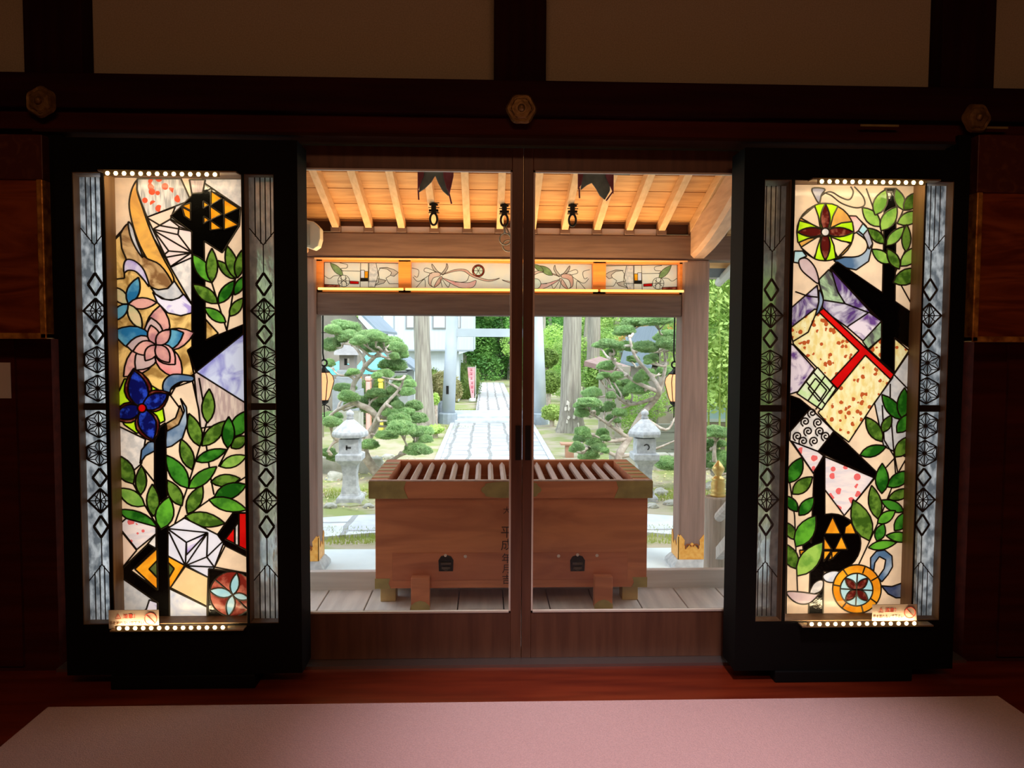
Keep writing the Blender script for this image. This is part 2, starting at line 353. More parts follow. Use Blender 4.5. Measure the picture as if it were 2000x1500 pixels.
gm('marble', (.10, .045, .20), (.60, .58, .68), 8, disto=3, lo=.42, hi=.62)
gm('marblegreen', (.10, .10, .10), (.42, .62, .36), 8, disto=3, lo=.4, hi=.62)
gm('marblepink', (.78, .70, .80), (.14, .06, .26), 8, disto=3, lo=.5, hi=.7)
gm('speckle', (.80, .66, .26), (.88, .84, .50), 26, (2, 2, 1), flecks=((.48, .10, .025), 60, .74))
gm('whitered', (.90, .78, .76), (.72, .66, .70), 12, (1, 1, 4), flecks=((.78, .14, .14), 40, .76))
gm('lav', (.80, .80, .90), (.68, .70, .82), 8)
gm('bluewhite', (.58, .64, .78), (.80, .82, .86), 9, disto=2)
gm('darkblue', (.05, .07, .16), (.22, .26, .36), 9)
gm('darkred', (.09, .008, .006), (.42, .13, .08), 24, lo=.48, hi=.66)
gm('olive', (.06, .09, .02), (.10, .12, .03), 20)
gm('black', (.004, .004, .004), (.003, .003, .003), tr=.02)
GN = list(G)
class Art:
    """pieces of glass laid from the back of the drawing to the front, then cut into one sheet"""
    def __init__(s, tf): s.tf = tf; s.shapes = []; s.lines = []
    def __call__(s, m, pts, sm=False, tf=None):
        if sm: pts = smoothpts(pts, 4)
        s.shapes.append((m, [(tf or s.tf)(p) for p in pts]))
    def line(s, *pts, sm=False, tf=None):
        pts = list(pts)
        if sm: pts = smoothpts(pts, 5, False)
        s.lines.append((len(s.shapes)-1, [(tf or s.tf)(p) for p in pts]))
    def leaf(s, m, b, t, w=.2, tf=None, n=6, line=False):
        dx, dy = t[0]-b[0], t[1]-b[1]; L_ = math.hypot(dx, dy); nx, ny = -dy/L_, dx/L_
        up = [(b[0]+dx*k/n+nx*L_*w*math.sin(math.pi*(k/n)**.9)**.85, b[1]+dy*k/n+ny*L_*w*math.sin(math.pi*(k/n)**.9)**.85) for k in range(1, n)]
        dn = [(b[0]+dx*k/n-nx*L_*w*math.sin(math.pi*(k/n)**.9)**.85, b[1]+dy*k/n-ny*L_*w*math.sin(math.pi*(k/n)**.9)**.85) for k in range(n-1, 0, -1)]
        s(m, [b]+up+[t]+dn, tf=tf)
    def disc(s, m, c, r, tf=None, n=28, ry=None):
        s(m, [(c[0]+r*math.cos(2*math.pi*k/n), c[1]+(ry or r)*math.sin(2*math.pi*k/n)) for k in range(n)], tf=tf)
    def build(s, Y, parent, came=.0065, name='stained_glass', leadname='lead_came', box=None):
        P3 = lambda q: P(q[0], q[1], Y)
        co = []; fs = []; es = []; lid = []
        for mi, pts in s.shapes:
            pp = [P3(q) for q in pts]; pp = [(q.x, q.z) for q in pp]
            ar = sum(pp[i][0]*pp[(i+1) % len(pp)][1]-pp[(i+1) % len(pp)][0]*pp[i][1] for i in range(len(pp)))
            if ar < 0: pp.reverse()
            fs.append(list(range(len(co), len(co)+len(pp)))); co += pp
        for ly, pts in s.lines:
            pp = [P3(q) for q in pts]; n0 = len(co); co += [(q.x, q.z) for q in pp]
            for i in range(len(pp)-1): es.append((n0+i, n0+i+1)); lid.append(ly)
        vo, eo, fo, _, oe, of = delaunay_2d_cdt([V(c) for c in co], es, fs, 0, 1e-5, True)
        top = {}; adj = {}
        me_v = [(v.x, Y, v.y) for v in vo]; mf = []; mm = []
        for fi, f in enumerate(fo):
            if 0 not in of[fi]: continue
            t = max(of[fi]); top[fi] = t; mf.append(tuple(f)); mm.append(GN.index(s.shapes[t][0]))
            for i in range(len(f)):
                adj.setdefault(tuple(sorted((f[i], f[(i+1) % len(f)]))), []).append(t)
        used = sorted(set(mm)); mb = MB(); mb.v = me_v; mb.f = mf; mb.m = [used.index(k) for k in mm]
        for i, f in enumerate(mb.f):
            a, b2, c = [V(me_v[k]) for k in f[:3]]
            if (b2-a).cross(c-a).y > 0: mb.f[i] = tuple(reversed(f))
        g = mb.build(name, [G[GN[k]] for k in used] + ([] if len(used) > 1 else [G[GN[used[0]]]]), parent)
        lines = {}
        for k, e in enumerate(eo):
            ids = [i for i in oe[k] if i < len(es)]
            if ids: lines[tuple(sorted(e))] = max(lid[i] for i in ids)
        lb = MB()
        for e, ts in adj.items():
            draw = len(ts) < 2 or ts[0] != ts[1]
            if not draw and e in lines and max(ts) <= lines[e]: draw = True
            if draw:
                if len(ts) == 2 and s.shapes[ts[0]][0] == 'black' and s.shapes[ts[1]][0] == 'black': continue
                a, c = V(me_v[e[0]]), V(me_v[e[1]])
                if (c-a).length < 1e-6: continue
                lb.tube([a, c], came/2, 5)
        lb.build(leadname, lead, parent)
        return g
tA = lambda p: (60+p[0]*540/1473, 250+p[1]*550/1500)
tB = lambda p: (60+p[0]*.38, 780+p[1]*.38)
tC = lambda p: (1420+p[0]*.36, 260+p[1]*.36)
tD = lambda p: (1400+p[0]*.38, 780+p[1]*.38)
YF, YG, YB = -.20, -.12, -.055
def strip_art(parent, x0, x1, pyt, pyb, cx_px, mode):
    """long clear strip with lead diamonds, stars and reeds, mirrored about its middle bar"""
    zt, zb = P(cx_px, pyt, YF+.048).z, P(cx_px, pyb, YF+.048).z; H = zt-zb; c = (x0+x1)/2; hw = (x1-x0)/2
    YG = YF+.048
    g = MB(); g.add([(x0, YG, zb), (x1, YG, zb), (x1, YG, zt), (x0, YG, zt)], [(0, 1, 2, 3)])
    g.build('textured_glass_strip', STRIPM[mode], parent)
    mb = MB()
    def ln(*pts, w=.0042):
        q = [V((c+x*hw, YG, zt-t*H)) for x, t in pts]
        for i in range(len(q)-1): mb.tube([q[i], q[i+1]], w/2, 5)
    k = hw/H
    for fl in (0, 1):
        F = (lambda t: 1.018-t) if fl else (lambda t: t)
        def l2(*pts, w=.0042): ln(*[(x, F(t)) for x, t in pts], w=w)
        for x, e in ((-.56, .131), (-.18, .146), (.18, .146), (.56, .131)): l2((x, .02 if fl else 0), (x, e))
        l2((-1, .112), (0, .149), (1, .112)); l2((0, .149), (0, .211))
        for a, b2, w_ in ((.211, .261, .55), (.327, .369, .55)):
            m_ = (a+b2)/2; l2((0, a), (w_, m_), (0, b2), (-w_, m_), (0, a), w=.010)
        a, b2 = .267, .323; m_ = (a+b2)/2
        l2((0, a), (.95, m_), (0, b2), (-.95, m_), (0, a), w=.008)
        l2((0, a), (0, b2), w=.006); l2((-1, m_), (1, m_)); l2((-.5, (a+m_)/2), (.5, (b2+m_)/2)); l2((.5, (a+m_)/2), (-.5, (b2+m_)/2))
        l2((-.42, m_), (0, a), (.42, m_), (0, b2), (-.42, m_))
        for m_ in (.404, .468):
            R_ = 1.02; ky = R_*k
            vs = [(R_*math.sin(math.pi/3*j)*1.06, m_-ky*math.cos(math.pi/3*j)) for j in range(6)]
            for j in range(6):
                p, q = vs[j], vs[(j+1) % 6]; l2(p, q, w=.006); l2((0, m_), p, w=.005)
                ce = ((p[0]+q[0])/3, m_+(p[1]-m_+q[1]-m_)/3); l2(p, ce, q, w=.0035); l2(ce, (0, m_), w=.0035)
    mb.box(x0, x1, YG-.01, YG+.008, zt-.5165*H, zt-.5015*H)
    mb.build('strip_lead', lead, parent)
STRIPM = []
for i, (c1, c2, tr) in enumerate((((.80, .84, .84), (.22, .25, .27), .55), ((.92, .95, .95), (.62, .66, .68), .35))):
    m = mat('textured_clear_glass_%s' % ('mottled' if i == 0 else 'bright'), c1, c2, rough=.2, scale=26, stretch=(1.5, 1.5, .8), lo=.38, hi=.6, bump=.5)
    nt = m.node_tree; N = nt.nodes; L = nt.links; b = N['Principled BSDF']; src = b.inputs['Base Color'].links[0].from_socket
    b.inputs['Roughness'].default_value = .25
    t = N.new('ShaderNodeBsdfTranslucent'); r = N.new('ShaderNodeBsdfRefraction'); r.inputs['IOR'].default_value = 1.12; r.inputs['Roughness'].default_value = .38
    L.new(src, t.inputs[0]); L.new(src, r.inputs[0]); L.new(b.inputs['Normal'].links[0].from_socket, r.inputs['Normal'])
    a = N.new('ShaderNodeMixShader'); a.inputs[0].default_value = .85 if i == 0 else .5; L.new(r.outputs[0], a.inputs[1]); L.new(t.outputs[0], a.inputs[2])
    e = N.new('ShaderNodeMixShader'); e.inputs[0].default_value = .12; L.new(a.outputs[0], e.inputs[1]); L.new(b.outputs[0], e.inputs[2]); L.new(e.outputs[0], N['Material Output'].inputs[0])
    STRIPM.append(m)
led_m = mat('warm_led', (1, .85, .5), rough=.5, emit=(1, .80, .42), es=9)
lbox_m = mat('white_light_box', (.85, .83, .8), rough=.9)
def screen(label, outer, opens, glasses, pys, led_px, led_y, side, foot, wattage):
    X = lambda px, Y: P(px, 775, Y).x
    xo0, xo1 = X(outer[0], YF), X(outer[1], YF); cxp = (outer[0]+outer[1])/2
    zt, zb = P(cxp, pys[0], YF).z, P(cxp, pys[3], YF).z
    zot, zob = P(cxp, pys[1], YF).z, P(cxp, pys[2], YF).z
    t = thing('stained_glass_screen', label, 'stained glass', ((xo0+xo1)/2, YF, 0), 'stained glass screens beside the doors')
    f = MB(); xs = [xo0]+[X(p, YF) for o in opens for p in o]+[xo1]
    for i in range(0, len(xs), 2): f.box(xs[i], xs[i+1], YF, YB, zob, zot)
    f.box(xo0, xo1, YF, YB, zot, zt); f.box(xo0, xo1, YF, YB, zb, zob)
    f.build('frame', black_wood, t)
    # brown lining of each opening
    r = MB(); e = .0025
    for i, o in enumerate(opens):
        a, c = X(o[0], YF), X(o[1], YF)
        r.box(a, a+e, YF+.004, YB, zob, zot); r.box(c-e, c, YF+.004, YB, zob, zot); r.box(a+e, c-e, YF+.004, YB, zot-e, zot); r.box(a+e, c-e, YF+.004, YB, zob, zob+e)
    r.build('opening_lining', reveal_wood, t)
    foot_b = MB(); foot_b.box(X(foot[0], YF), X(foot[1], YF), YF-.01, YB, .0005 if False else .0, zb); foot_b.build('plinth', black_lacq, t, bevel=.004)
    for i in (0, 2):
        o = opens[i]; a, c = X(o[0], YF)+e, X(o[1], YF)-e
        bright = (side == 'L') == (i == 2)
        strip_art(t, a, c, glasses[0], glasses[1], (o[0]+o[1])/2, 1 if bright else 0)
    ART[side].build(YG, t, name='stained_glass')
    sg = 1 if side == 'L' else -1; o = opens[2 if side == 'L' else 0]; xa = X(o[0] if side == 'L' else o[1], YF)-sg*.004
    light('added_edge_light', 'AREA', (xa, YB-.004, (zob+zot)/2), (rad(90), 0, rad(-sg*108)), .9, (.92, .96, 1), shape='RECTANGLE', size=.01, size_y=zot-zob-.05)  # added hidden lamp that brightens the inner, outdoor-lit strip
    o = opens[0 if side == 'L' else 2]; a, c = X(o[0], YF), X(o[1], YF); q = MB(); y1 = YB+.02
    q.box(a, c, y1, y1+.004, zob, zot); q.build('strip_light_box', lbox_m, t)
    light('screen_strip_light', 'AREA', ((a+c)/2, y1-.004, (zob+zot)/2), (rad(-90), 0, 0), .8, (.86, .93, 1), shape='RECTANGLE', size=c-a-.01, size_y=zot-zob-.02)
    # added light box, its lamp standing in for daylight behind the middle glass
    a, c = X(opens[1][0], YF), X(opens[1][1], YF)
    q = MB(); y1 = YB+.035
    q.box(a, c, y1, y1+.004, zob, zot); q.box(a-.004, a, YG+.02, y1, zob, zot); q.box(c, c+.004, YG+.02, y1, zob, zot)
    q.build('added_light_box', lbox_m, t)
    light('added_back_light', 'AREA', ((a+c)/2, y1-.004, (zob+zot)/2), (rad(-90), 0, 0), wattage, (1, .93, .84), shape='RECTANGLE', size=c-a-.02, size_y=zot-zob-.02)
    for k, (l0, l1) in enumerate(led_px):
        z = P((l0+l1)/2, led_y[k], YF-.03).z; a, c = P(l0, led_y[k], YF-.03).x, P(l1, led_y[k], YF-.03).x; dn = 1 if k == 0 else -1
        bb = MB(); bb.box(a-.02, c+.06, YF-.042, YF, z+dn*.008, z+dn*.013); bb.box(a, c, YF-.042, YF-.034, z-.008, z+.008)
        bb.build('lamp_bracket', mat('warm_lamp_bracket', (.35, .24, .12), rough=.4, metal=.5), t)
        n = 14
        for j in range(n):
            s = MB(); s.sphere((a+(c-a)*(j+.5)/n, YF-.040, z), .0085, 8, sc=(1, .9, .95)); s.build('lamp_diode', led_m, t, smooth=True)
        light('screen_led_light', 'AREA', ((a+c)/2, YF-.028, z), (rad(60), 0, 0) if k == 0 else (rad(120), 0, 0), .75, (1, .78, .45), shape='RECTANGLE', size=c-a, size_y=.012)
    return t
ART = {}
# ---- left drawing
A = Art(tA); ART['L'] = A
A('cream', [(214+4, 340), (214-10, 340), (223, 1220), (490, 1220), (474+8, 775), (472, 340)], tf=lambda p: p)
A.shapes[0] = ('cream', [(205, 335), (225, 1225), (490, 1225), (480, 335)])
A('amber', [(415, 630), (430, 608), (520, 510), (640, 560), (745, 740), (860, 940), (1000, 1095), (840, 1180), (870, 1310), (700, 1425), (425, 1480)])
A('white', [(600, 400), (860, 380), (870, 950), (745, 735), (640, 560)])
A('yellow', [(565, 280), (535, 340), (526, 430), (560, 570), (610, 680), (690, 800), (745, 850), (762, 800), (700, 680), (640, 550), (598, 430), (568, 340)], True)
A('brown', [(520, 510), (480, 560), (475, 620), (500, 690), (560, 760), (640, 845), (710, 862), (755, 830), (690, 730), (600, 680), (545, 570)], True)
A('amber', [(430, 612), (478, 565), (485, 640), (510, 700), (498, 745), (500, 800), (415, 810)])
A('greywhite', [(520, 500), (545, 530), (565, 600), (598, 690), (560, 640), (530, 570)], True)
A('violet', [(498, 770), (497, 725), (515, 700), (560, 712), (605, 760), (632, 845), (600, 805), (560, 765), (520, 758)], True)
A('greywhite', [(640, 850), (680, 862), (730, 855), (765, 815), (812, 885), (780, 915), (720, 915), (665, 885)])
A('violetwhite', [(650, 875), (700, 910), (750, 918), (790, 905), (815, 885), (862, 945), (858, 985), (800, 1000), (730, 985), (675, 930)], False)
A('white', [(745, 742), (858, 690), (862, 945)])
A('streaky', [(568, 270), (800, 270), (852, 385), (620, 475), (590, 400), (566, 330)])
A('peach', [(620, 475), (770, 420), (745, 485), (650, 540)])
A('palepink', [(650, 540), (745, 485), (858, 548), (860, 690), (745, 740)])
for l in (((655, 545), (855, 662)), ((655, 540), (785, 568), (855, 660)), ((745, 490), (790, 525), (855, 550)), ((790, 525), (785, 568)), ((655, 545), (735, 655), (855, 665)), ((735, 655), (700, 685)), ((715, 690), (855, 665)), ((745, 738), (855, 665)), ((620, 478), (690, 520), (850, 548))): A.line(*l)
A('black', [(745, 470), (790, 430), (850, 370), (920, 290), (1118, 420), (1112, 520), (1020, 665), (920, 600), (850, 548)])
A('white', [(915, 270), (1130, 270), (1130, 430), (1110, 420), (920, 290)])
for tri in ([(960, 335), (1020, 375), (960, 412)], [(1028, 378), (1108, 428), (1030, 465)], [(955, 415), (1020, 460), (957, 492)], [(1030, 470), (1108, 516), (1030, 542)],
            [(958, 492), (1020, 537), (958, 545)], [(918, 388), (950, 410), (918, 430)], [(920, 470), (952, 490), (920, 512)], [(803, 415), (852, 398), (852, 440)], [(805, 420), (852, 445), (852, 492), (820, 470)]): A('gold', tri)
A('black', [(858, 290), (918, 290), (932, 1130), (860, 1165)])
A('brownstripe', [(845, 275), (930, 275), (916, 345), (858, 350)])
A('amber', [(932, 1020), (1000, 1095), (932, 1130)])
A('black', [(835, 1185), (860, 1165), (932, 1130), (1140, 1045), (1140, 1090), (880, 1300)])
A('bluemarble', [(880, 1300), (1140, 1090), (1145, 1465)])
A('brownstripe', [(870, 1310), (882, 1300), (1145, 1465), (1145, 1560), (900, 1600)])
A.line((1045, 1080), (965, 825)); A.line((1045, 1080), (1090, 805))
for mt, b_, t_, w_ in (('green3', (965, 825), (862, 672), .2), ('green2', (965, 825), (965, 640), .17), ('green2', (1090, 805), (993, 705), .18), ('green2', (1092, 803), (1045, 625), .17),
                   ('green2', (1100, 800), (1125, 650), .17), ('green2', (998, 935), (862, 832), .2), ('green', (1000, 935), (1085, 812), .2), ('green', (1085, 890), (1140, 785), .2), ('green2', (1060, 1003), (1132, 905), .22), ('green3', (1040, 1036), (925, 957), .2)): A.leaf(mt, b_, t_, w_)
for mt, t_, w_ in (('pgreen', (425, 845), .24), ('pblue', (575, 795), .22), ('ppink', (672, 930), .2), ('pgreen', (592, 1075), .2), ('pblue', (425, 1030), .22)): A.leaf(mt, (520, 938), t_, w_)
c_ = (668, 1155)
for m1, m2, t_, w_, i_ in (('ppink', 'pgrey', (690, 945), .30, (640, 1010)), ('ppink', 'pblue', (872, 1090), .26, (815, 1090)), ('pblue', 'pgrey', (437, 1082), .26, (510, 1160)), ('ppink', 'pgrey', (495, 1325), .27, (560, 1290)), ('pred', 'pred', (805, 1335), .27, (770, 1260))):
    A.leaf(m1, c_, t_, w_); A.leaf(m2, c_, i_, .33)
for t_ in ((640, 1050), (745, 1075), (545, 1190), (610, 1240), (740, 1250)): A.leaf('ppink', c_, t_, .3)
A('bluegrey', [(705, 1395), (712, 1345), (760, 1312), (862, 1322), (862, 1348), (800, 1352), (750, 1385), (738, 1425)], True)
A('cream', [(745, 1425), (770, 1380), (862, 1348), (895, 1500), (905, 1600), (830, 1600), (800, 1500)])
A('white', [(435, 130), (590, 205), (570, 330), (530, 365), (425, 280)], tf=tB)
A('brown', [(695, 125), (745, 95), (768, 30), (790, 90), (770, 150), (700, 160)], tf=tB)
A('bluegrey', [(698, 165), (760, 130), (790, 60), (770, -5), (800, 40), (806, 120), (780, 200), (725, 240), (690, 250)], tf=tB)
A('bluegrey', [(562, 330), (570, 260), (605, 220), (640, 215), (637, 265), (590, 290)], tf=tB)
A('lime', [(425, -60), (500, -130), (585, -140), (680, -110), (705, 110), (640, 130), (545, 175), (425, 110)], tf=tB)
A.shapes[-1] = ('lime', [tA(p) for p in ((448, 1455), (500, 1335), (640, 1370), (690, 1400))]+[tB(p) for p in ((690, 110), (650, 130), (545, 175), (480, 130), (428, 10))])
A('black', [(637, 160), (692, 120), (700, 500), (660, 530), (637, 440)], tf=tB)
A('black', [(645, 650), (708, 650), (714, 1140), (652, 1140)], tf=tB)
bc = (572, 45)
for t_ in ((530, -160), (712, -35), (425, 95), (632, 220)): A.leaf('darkred', bc, t_, .34, tf=tB)
for t_ in ((530, -150), (705, -28), (432, 88), (630, 210)): A.leaf('navy', bc, t_, .26, tf=tB)
A.disc('red', bc, 22, tf=tB)
for l in (((735, 655), (800, 470), (870, 240), (905, 118)), ((700, 672), (800, 600), (920, 515), (1110, 395)), ((903, 240), (925, 400), (942, 490)), ((965, 345), (1015, 250)), ((528, 435), (590, 550), (650, 650)), ((565, 335), (640, 430)), ((865, 1310-1420), (905, 120))): A.line(*l, tf=tB)
for mt, b_, t_, w_ in (('green2', (528, 435), (436, 282), .24), ('green2', (565, 492), (570, 340), .19), ('green4', (587, 547), (444, 458), .22), ('green2', (632, 602), (625, 435), .2), ('green', (650, 652), (446, 567), .15), ('green3', (668, 668), (712, 500), .27),
                   ('green', (812, 458), (694, 285), .2), ('green2', (778, 548), (702, 415), .22), ('green2', (830, 362), (773, 203), .2), ('green2', (870, 242), (813, 72), .2), ('green2', (908, 122), (918, -55), .19), ('green2', (880, 240), (1003, 110), .2),
                   ('green2', (1030, 250), (1110, 190), .3), ('green', (1050, 190), (1105, 60), .3), ('green', (1013, 252), (1018, 88), .2), ('green', (846, 318), (1008, 258), .17), ('green3', (810, 458), (957, 345), .18), ('green4', (972, 345), (1110, 290), .2),
                   ('green2', (925, 425), (1078, 407), .2), ('green', (943, 502), (1110, 438), .22), ('green3', (915, 515), (1112, 568), .17), ('green2', (805, 588), (884, 442), .22), ('green2', (793, 600), (1000, 638), .18)): A.leaf(mt, b_, t_, w_, tf=tB)
ns = len(A.shapes)
low = [('whitered', [(448, 650), (490, 612), (645, 655), (645, 690), (545, 772)]), ('peach', [(425, 660), (448, 655), (545, 775), (455, 885), (425, 885)]), ('white', [(600, 745), (645, 690), (645, 770)]),
       ('greywhite', [(430, 900), (460, 905), (650, 1045), (590, 1080), (575, 1140), (430, 1140)]), ('violetwhite', [(575, 1140), (610, 1030), (652, 1045), (652, 1140)]),
       ('black', [(455, 885), (603, 743), (640, 765), (515, 880), (652, 980), (652, 1045), (458, 910)]),
       ('orangegold', [(535, 872), (650, 765), (652, 980)]), ('olive', [(608, 872), (650, 828), (652, 918)]),
       ('orangegold', [(705, 805), (792, 852), (712, 980)]), ('olive', [(706, 838), (738, 870), (710, 918)]),
       ('lav', [(705, 662), (790, 610), (1000, 715), (945, 862), (795, 855), (705, 805)]), ('violet', [(800, 735), (905, 688), (800, 800)]),
       ('tan', [(795, 858), (912, 915), (907, 1065), (718, 968)]), ('lav', [(800, 856), (945, 862), (912, 915)]), ('cream', [(1000, 752), (1120, 812), (1120, 895), (945, 862)]),
       ('bluewhite', [(712, 972), (907, 1067), (907, 1140), (714, 1140)]),
       ('black', [(960, 695), (1040, 583), (1125, 583), (1125, 815), (1000, 752)]), ('red', [(1000, 718), (1048, 655), (1048, 742)]), ('white', [(1050, 655), (1068, 628), (1068, 752), (1050, 745)]), ('red', [(1070, 585), (1125, 585), (1125, 782), (1070, 755)]),
       ('black', [(915, 870), (1125, 895), (1125, 1140), (910, 1140)])]
for m_, p_ in low: A(m_, p_, tf=tB)
for l in (((710, 670), (800, 735), (910, 685), (710, 665)), ((800, 735), (795, 855), (710, 680)), ((910, 685), (795, 855), (905, 810), (910, 685)), ((905, 810), (942, 860)), ((905, 810), (998, 720))): A.line(*l, tf=tB)
A.disc('redbrown', (1035, 1000), 116, tf=tB); A.line((940, 920), (1035, 1000), (1110, 1075), tf=tB)
for t_ in ((1060, 893), (918, 982), (1015, 1115), (1125, 1025)): A.leaf('skyblue', (1038, 1005), t_, .2, tf=tB)
# ---- right drawing
A = Art(tC); ART['R'] = A
A.shapes.append(('cream', [(1545, 350), (1535, 1215), (1785, 1215), (1805, 350)]))
A('greywhite', [(1000, 1170), (1060, 1180), (1060, 1800), (850, 1700), (800, 1465), (905, 1310)])
A.line((465, 305), (478, 350), (502, 378), (512, 340), (560, 318), (620, 350), (665, 360), (685, 320), (670, 290), sm=True)
A.line((502, 318), (560, 335), (620, 380), (700, 405), (745, 390), (738, 345), (690, 290), sm=True)
A('lightgrey', [(462, 300), (530, 303), (512, 335), (500, 380), (475, 345)], True)
A('skyblue', [(365, 640), (410, 640), (432, 668), (395, 682), (388, 705), (360, 700)])
A('mauve', [(390, 690), (432, 680), (480, 735), (497, 815), (450, 785), (402, 740)], True)
A('bluegrey', [(578, 690), (640, 672), (715, 668), (762, 612), (750, 572), (690, 540), (655, 450), (700, 452), (755, 505), (790, 600), (768, 695), (700, 742), (620, 726)])
A('cream', [(600, 660), (680, 545), (715, 550), (758, 590), (755, 635), (712, 668), (640, 672)], True)
A('pink', [(655, 448), (700, 450), (737, 490), (712, 530), (690, 545)]); A('skyblue', [(737, 490), (765, 520), (738, 552), (712, 530)]); A('lightgrey', [(738, 552), (765, 520), (790, 600), (770, 630), (755, 585)])
cc = (533, 537)
A.disc('yellow', cc, 155); 
A('cream', [(400, 460), (475, 395), (533, 537)]); A('cream', [(400, 620), (470, 680), (533, 537)]); A('cream', [(600, 675), (670, 600), (533, 537)])
A('lime', [(474, 392), (500, 383), (533, 381), (570, 384), (602, 396), (575, 450), (560, 510), (533, 537), (505, 510), (495, 450)])
A('lime', [(474, 682), (500, 690), (533, 693), (560, 690), (590, 680), (580, 610), (560, 560), (533, 537), (510, 560), (490, 620)])
A('lime', [(384, 595), (379, 537), (392, 474), (450, 490), (505, 515), (533, 537), (505, 562), (440, 572)])
A('lime', [(676, 595), (688, 537), (680, 480), (620, 487), (560, 515), (533, 537), (560, 562), (620, 585)])
for t_ in ((533, 383), (533, 692), (381, 537), (686, 537)): A.leaf('darkred', cc, t_, .17)
A.disc('white', cc, 22)
A('black', [(558, 735), (597, 698), (840, 865), (1060, 1015), (1060, 1110), (990, 1165), (910, 1110), (835, 1020)])
A('marblegreen', [(498, 795), (552, 740), (700, 890), (640, 925), (515, 905)]); A('marble', [(562, 735), (800, 995), (640, 925), (600, 860)])
A('marble', [(515, 905), (640, 925), (770, 975), (650, 1052), (520, 960)]); A('marblepink', [(770, 972), (838, 1020), (740, 1130), (650, 1052)])
A('marblegreen', [(838, 1020), (838, 1110), (765, 1172), (735, 1130)])
A('marble', [(340, 955), (490, 825), (497, 915), (480, 985), (340, 1070)]); A('marblepink', [(330, 1135), (360, 1150), (475, 1280), (385, 1402), (330, 1420)])
A('speckle', [(475, 955), (515, 960), (730, 1165), (590, 1375), (360, 1145), (340, 1060)])
A('speckle', [(770, 1175), (838, 1110), (840, 1240)]); A('speckle', [(905, 1110), (987, 1180), (905, 1305), (900, 1290)])
A.shapes.append(('speckle', [tC(p) for p in ((745, 1185), (900, 1325), (800, 1462))]+[tD(p) for p in ((678, 220), (600, 160), (520, 68))]+[tC(p) for p in ((600, 1390),)]))
A('red', [(497, 970), (522, 950), (735, 1150), (905, 1308), (890, 1340), (750, 1205), (600, 1388), (560, 1348), (715, 1180)])
A('greenwhite', [(490, 1270), (592, 1385), (512, 1502), (378, 1412)])
for l in (((470, 1300), (545, 1380), (560, 1400)), ((430, 1350), (530, 1470)), ((530, 1320), (440, 1450)), ((575, 1370), (480, 1500)), ((480, 1330), (540, 1395), (500, 1455), (440, 1385), (480, 1330))): A.line(*l)
A('black', [(855, 300), (918, 300), (906, 1300), (835, 1235)])
A.line((905, 1310), (1060, 1470)); A.line((1000, 1170), (905, 1310), (800, 1465))
A.line((497, 815), (522, 905), (480, 985), sm=True); A.line((480, 985), (440, 1080), (355, 1132)); A.line((370, 860), (440, 885), (490, 890))
A('bluegrey', [(500, 850), (522, 905), (505, 960), (480, 988), (497, 920)], True)
for l in (((755, 300), (830, 510), (860, 620), (920, 740)), ((845, 895), (920, 740), (965, 640)), ((930, 800), (1040, 1000)), ((955, 418), (925, 490)), ((885, 1360), (885, 1500))): A.line(*l)
for mt, b_, t_, w_ in (('green4', (830, 507), (733, 403), .24), ('green4', (803, 445), (862, 305), .24), ('green4', (835, 530), (922, 398), .24), ('green2', (856, 600), (763, 515), .22), ('green4', (863, 612), (962, 507), .2), ('green4', (888, 707), (785, 630), .24),
                   ('green2', (935, 738), (868, 625), .22), ('green4', (940, 722), (1050, 615), .23), ('green4', (955, 417), (915, 300), .22), ('green2', (958, 418), (1050, 320), .26), ('green4', (922, 490), (1060, 430), .23), ('green2', (970, 645), (975, 495), .17), ('green2', (900, 812), (1060, 742), .24)): A.leaf(mt, b_, t_, w_)
A('black', [(360, 1560), (450, 1500), (345, 1400)]); A.shapes[-1] = ('black', [(1530, 768)]+[tD(p) for p in ((425, -2), (482, 45), (378, 165), (350, 165))])
A('white', [(482, 45), (602, 165), (522, 268), (375, 212), (378, 165)], tf=tD)
for cx_, cy_ in ((415, 190), (470, 165), (530, 165), (500, 215), (445, 215), (560, 190), (455, 115), (520, 120), (490, 70)):
    A.line(*[(cx_+(26-1.6*k)*math.cos(k*.7+2), cy_+(26-1.6*k)*math.sin(k*.7+2)) for k in range(15)], tf=tD)
A('black', [(602, 163), (822, 375), (812, 402), (520, 268)], tf=tD)
A('whitered', [(378, 213), (520, 268), (548, 290), (497, 382)], tf=tD); A('whitered', [(553, 294), (812, 405), (655, 597), (553, 462)], tf=tD)
A('black', [(500, 370), (555, 288), (555, 600), (545, 1120), (470, 1120), (490, 600)], tf=tD)
A.disc('black', (590, 738), 150, tf=tD)
for tri in ([(595, 602), (637, 692), (553, 692)], [(660, 655), (690, 632), (716, 692), (655, 692)], [(548, 702), (592, 772), (548, 772)], [(640, 700), (672, 772), (605, 772)], [(632, 779), (598, 815), (572, 828), (592, 779)], [(548, 779), (588, 779), (548, 835)], [(590, 782), (630, 779), (592, 822)], [(480, 705), (492, 705), (492, 745), (470, 720)], [(425, 775), (488, 775), (460, 800), (430, 805)]): A('orangegold', tri, tf=tD)
A('black', [(492, 590), (552, 590), (545, 1120), (470, 1120)], tf=tD)
for l in (((375, 430), (400, 600), (415, 995)), ((725, 858), (780, 740), (830, 630), (920, 400), (895, 90)), ((655, 597), (780, 440), (810, 400)), ((915, 295), (930, 380), (1010, 240)), ((870, 350), (915, 300), (860, 210)), ((385, 215), (500, 385)), ((850, 30), (860, 210)), ((590, 880), (540, 940))): A.line(*l, tf=tD)
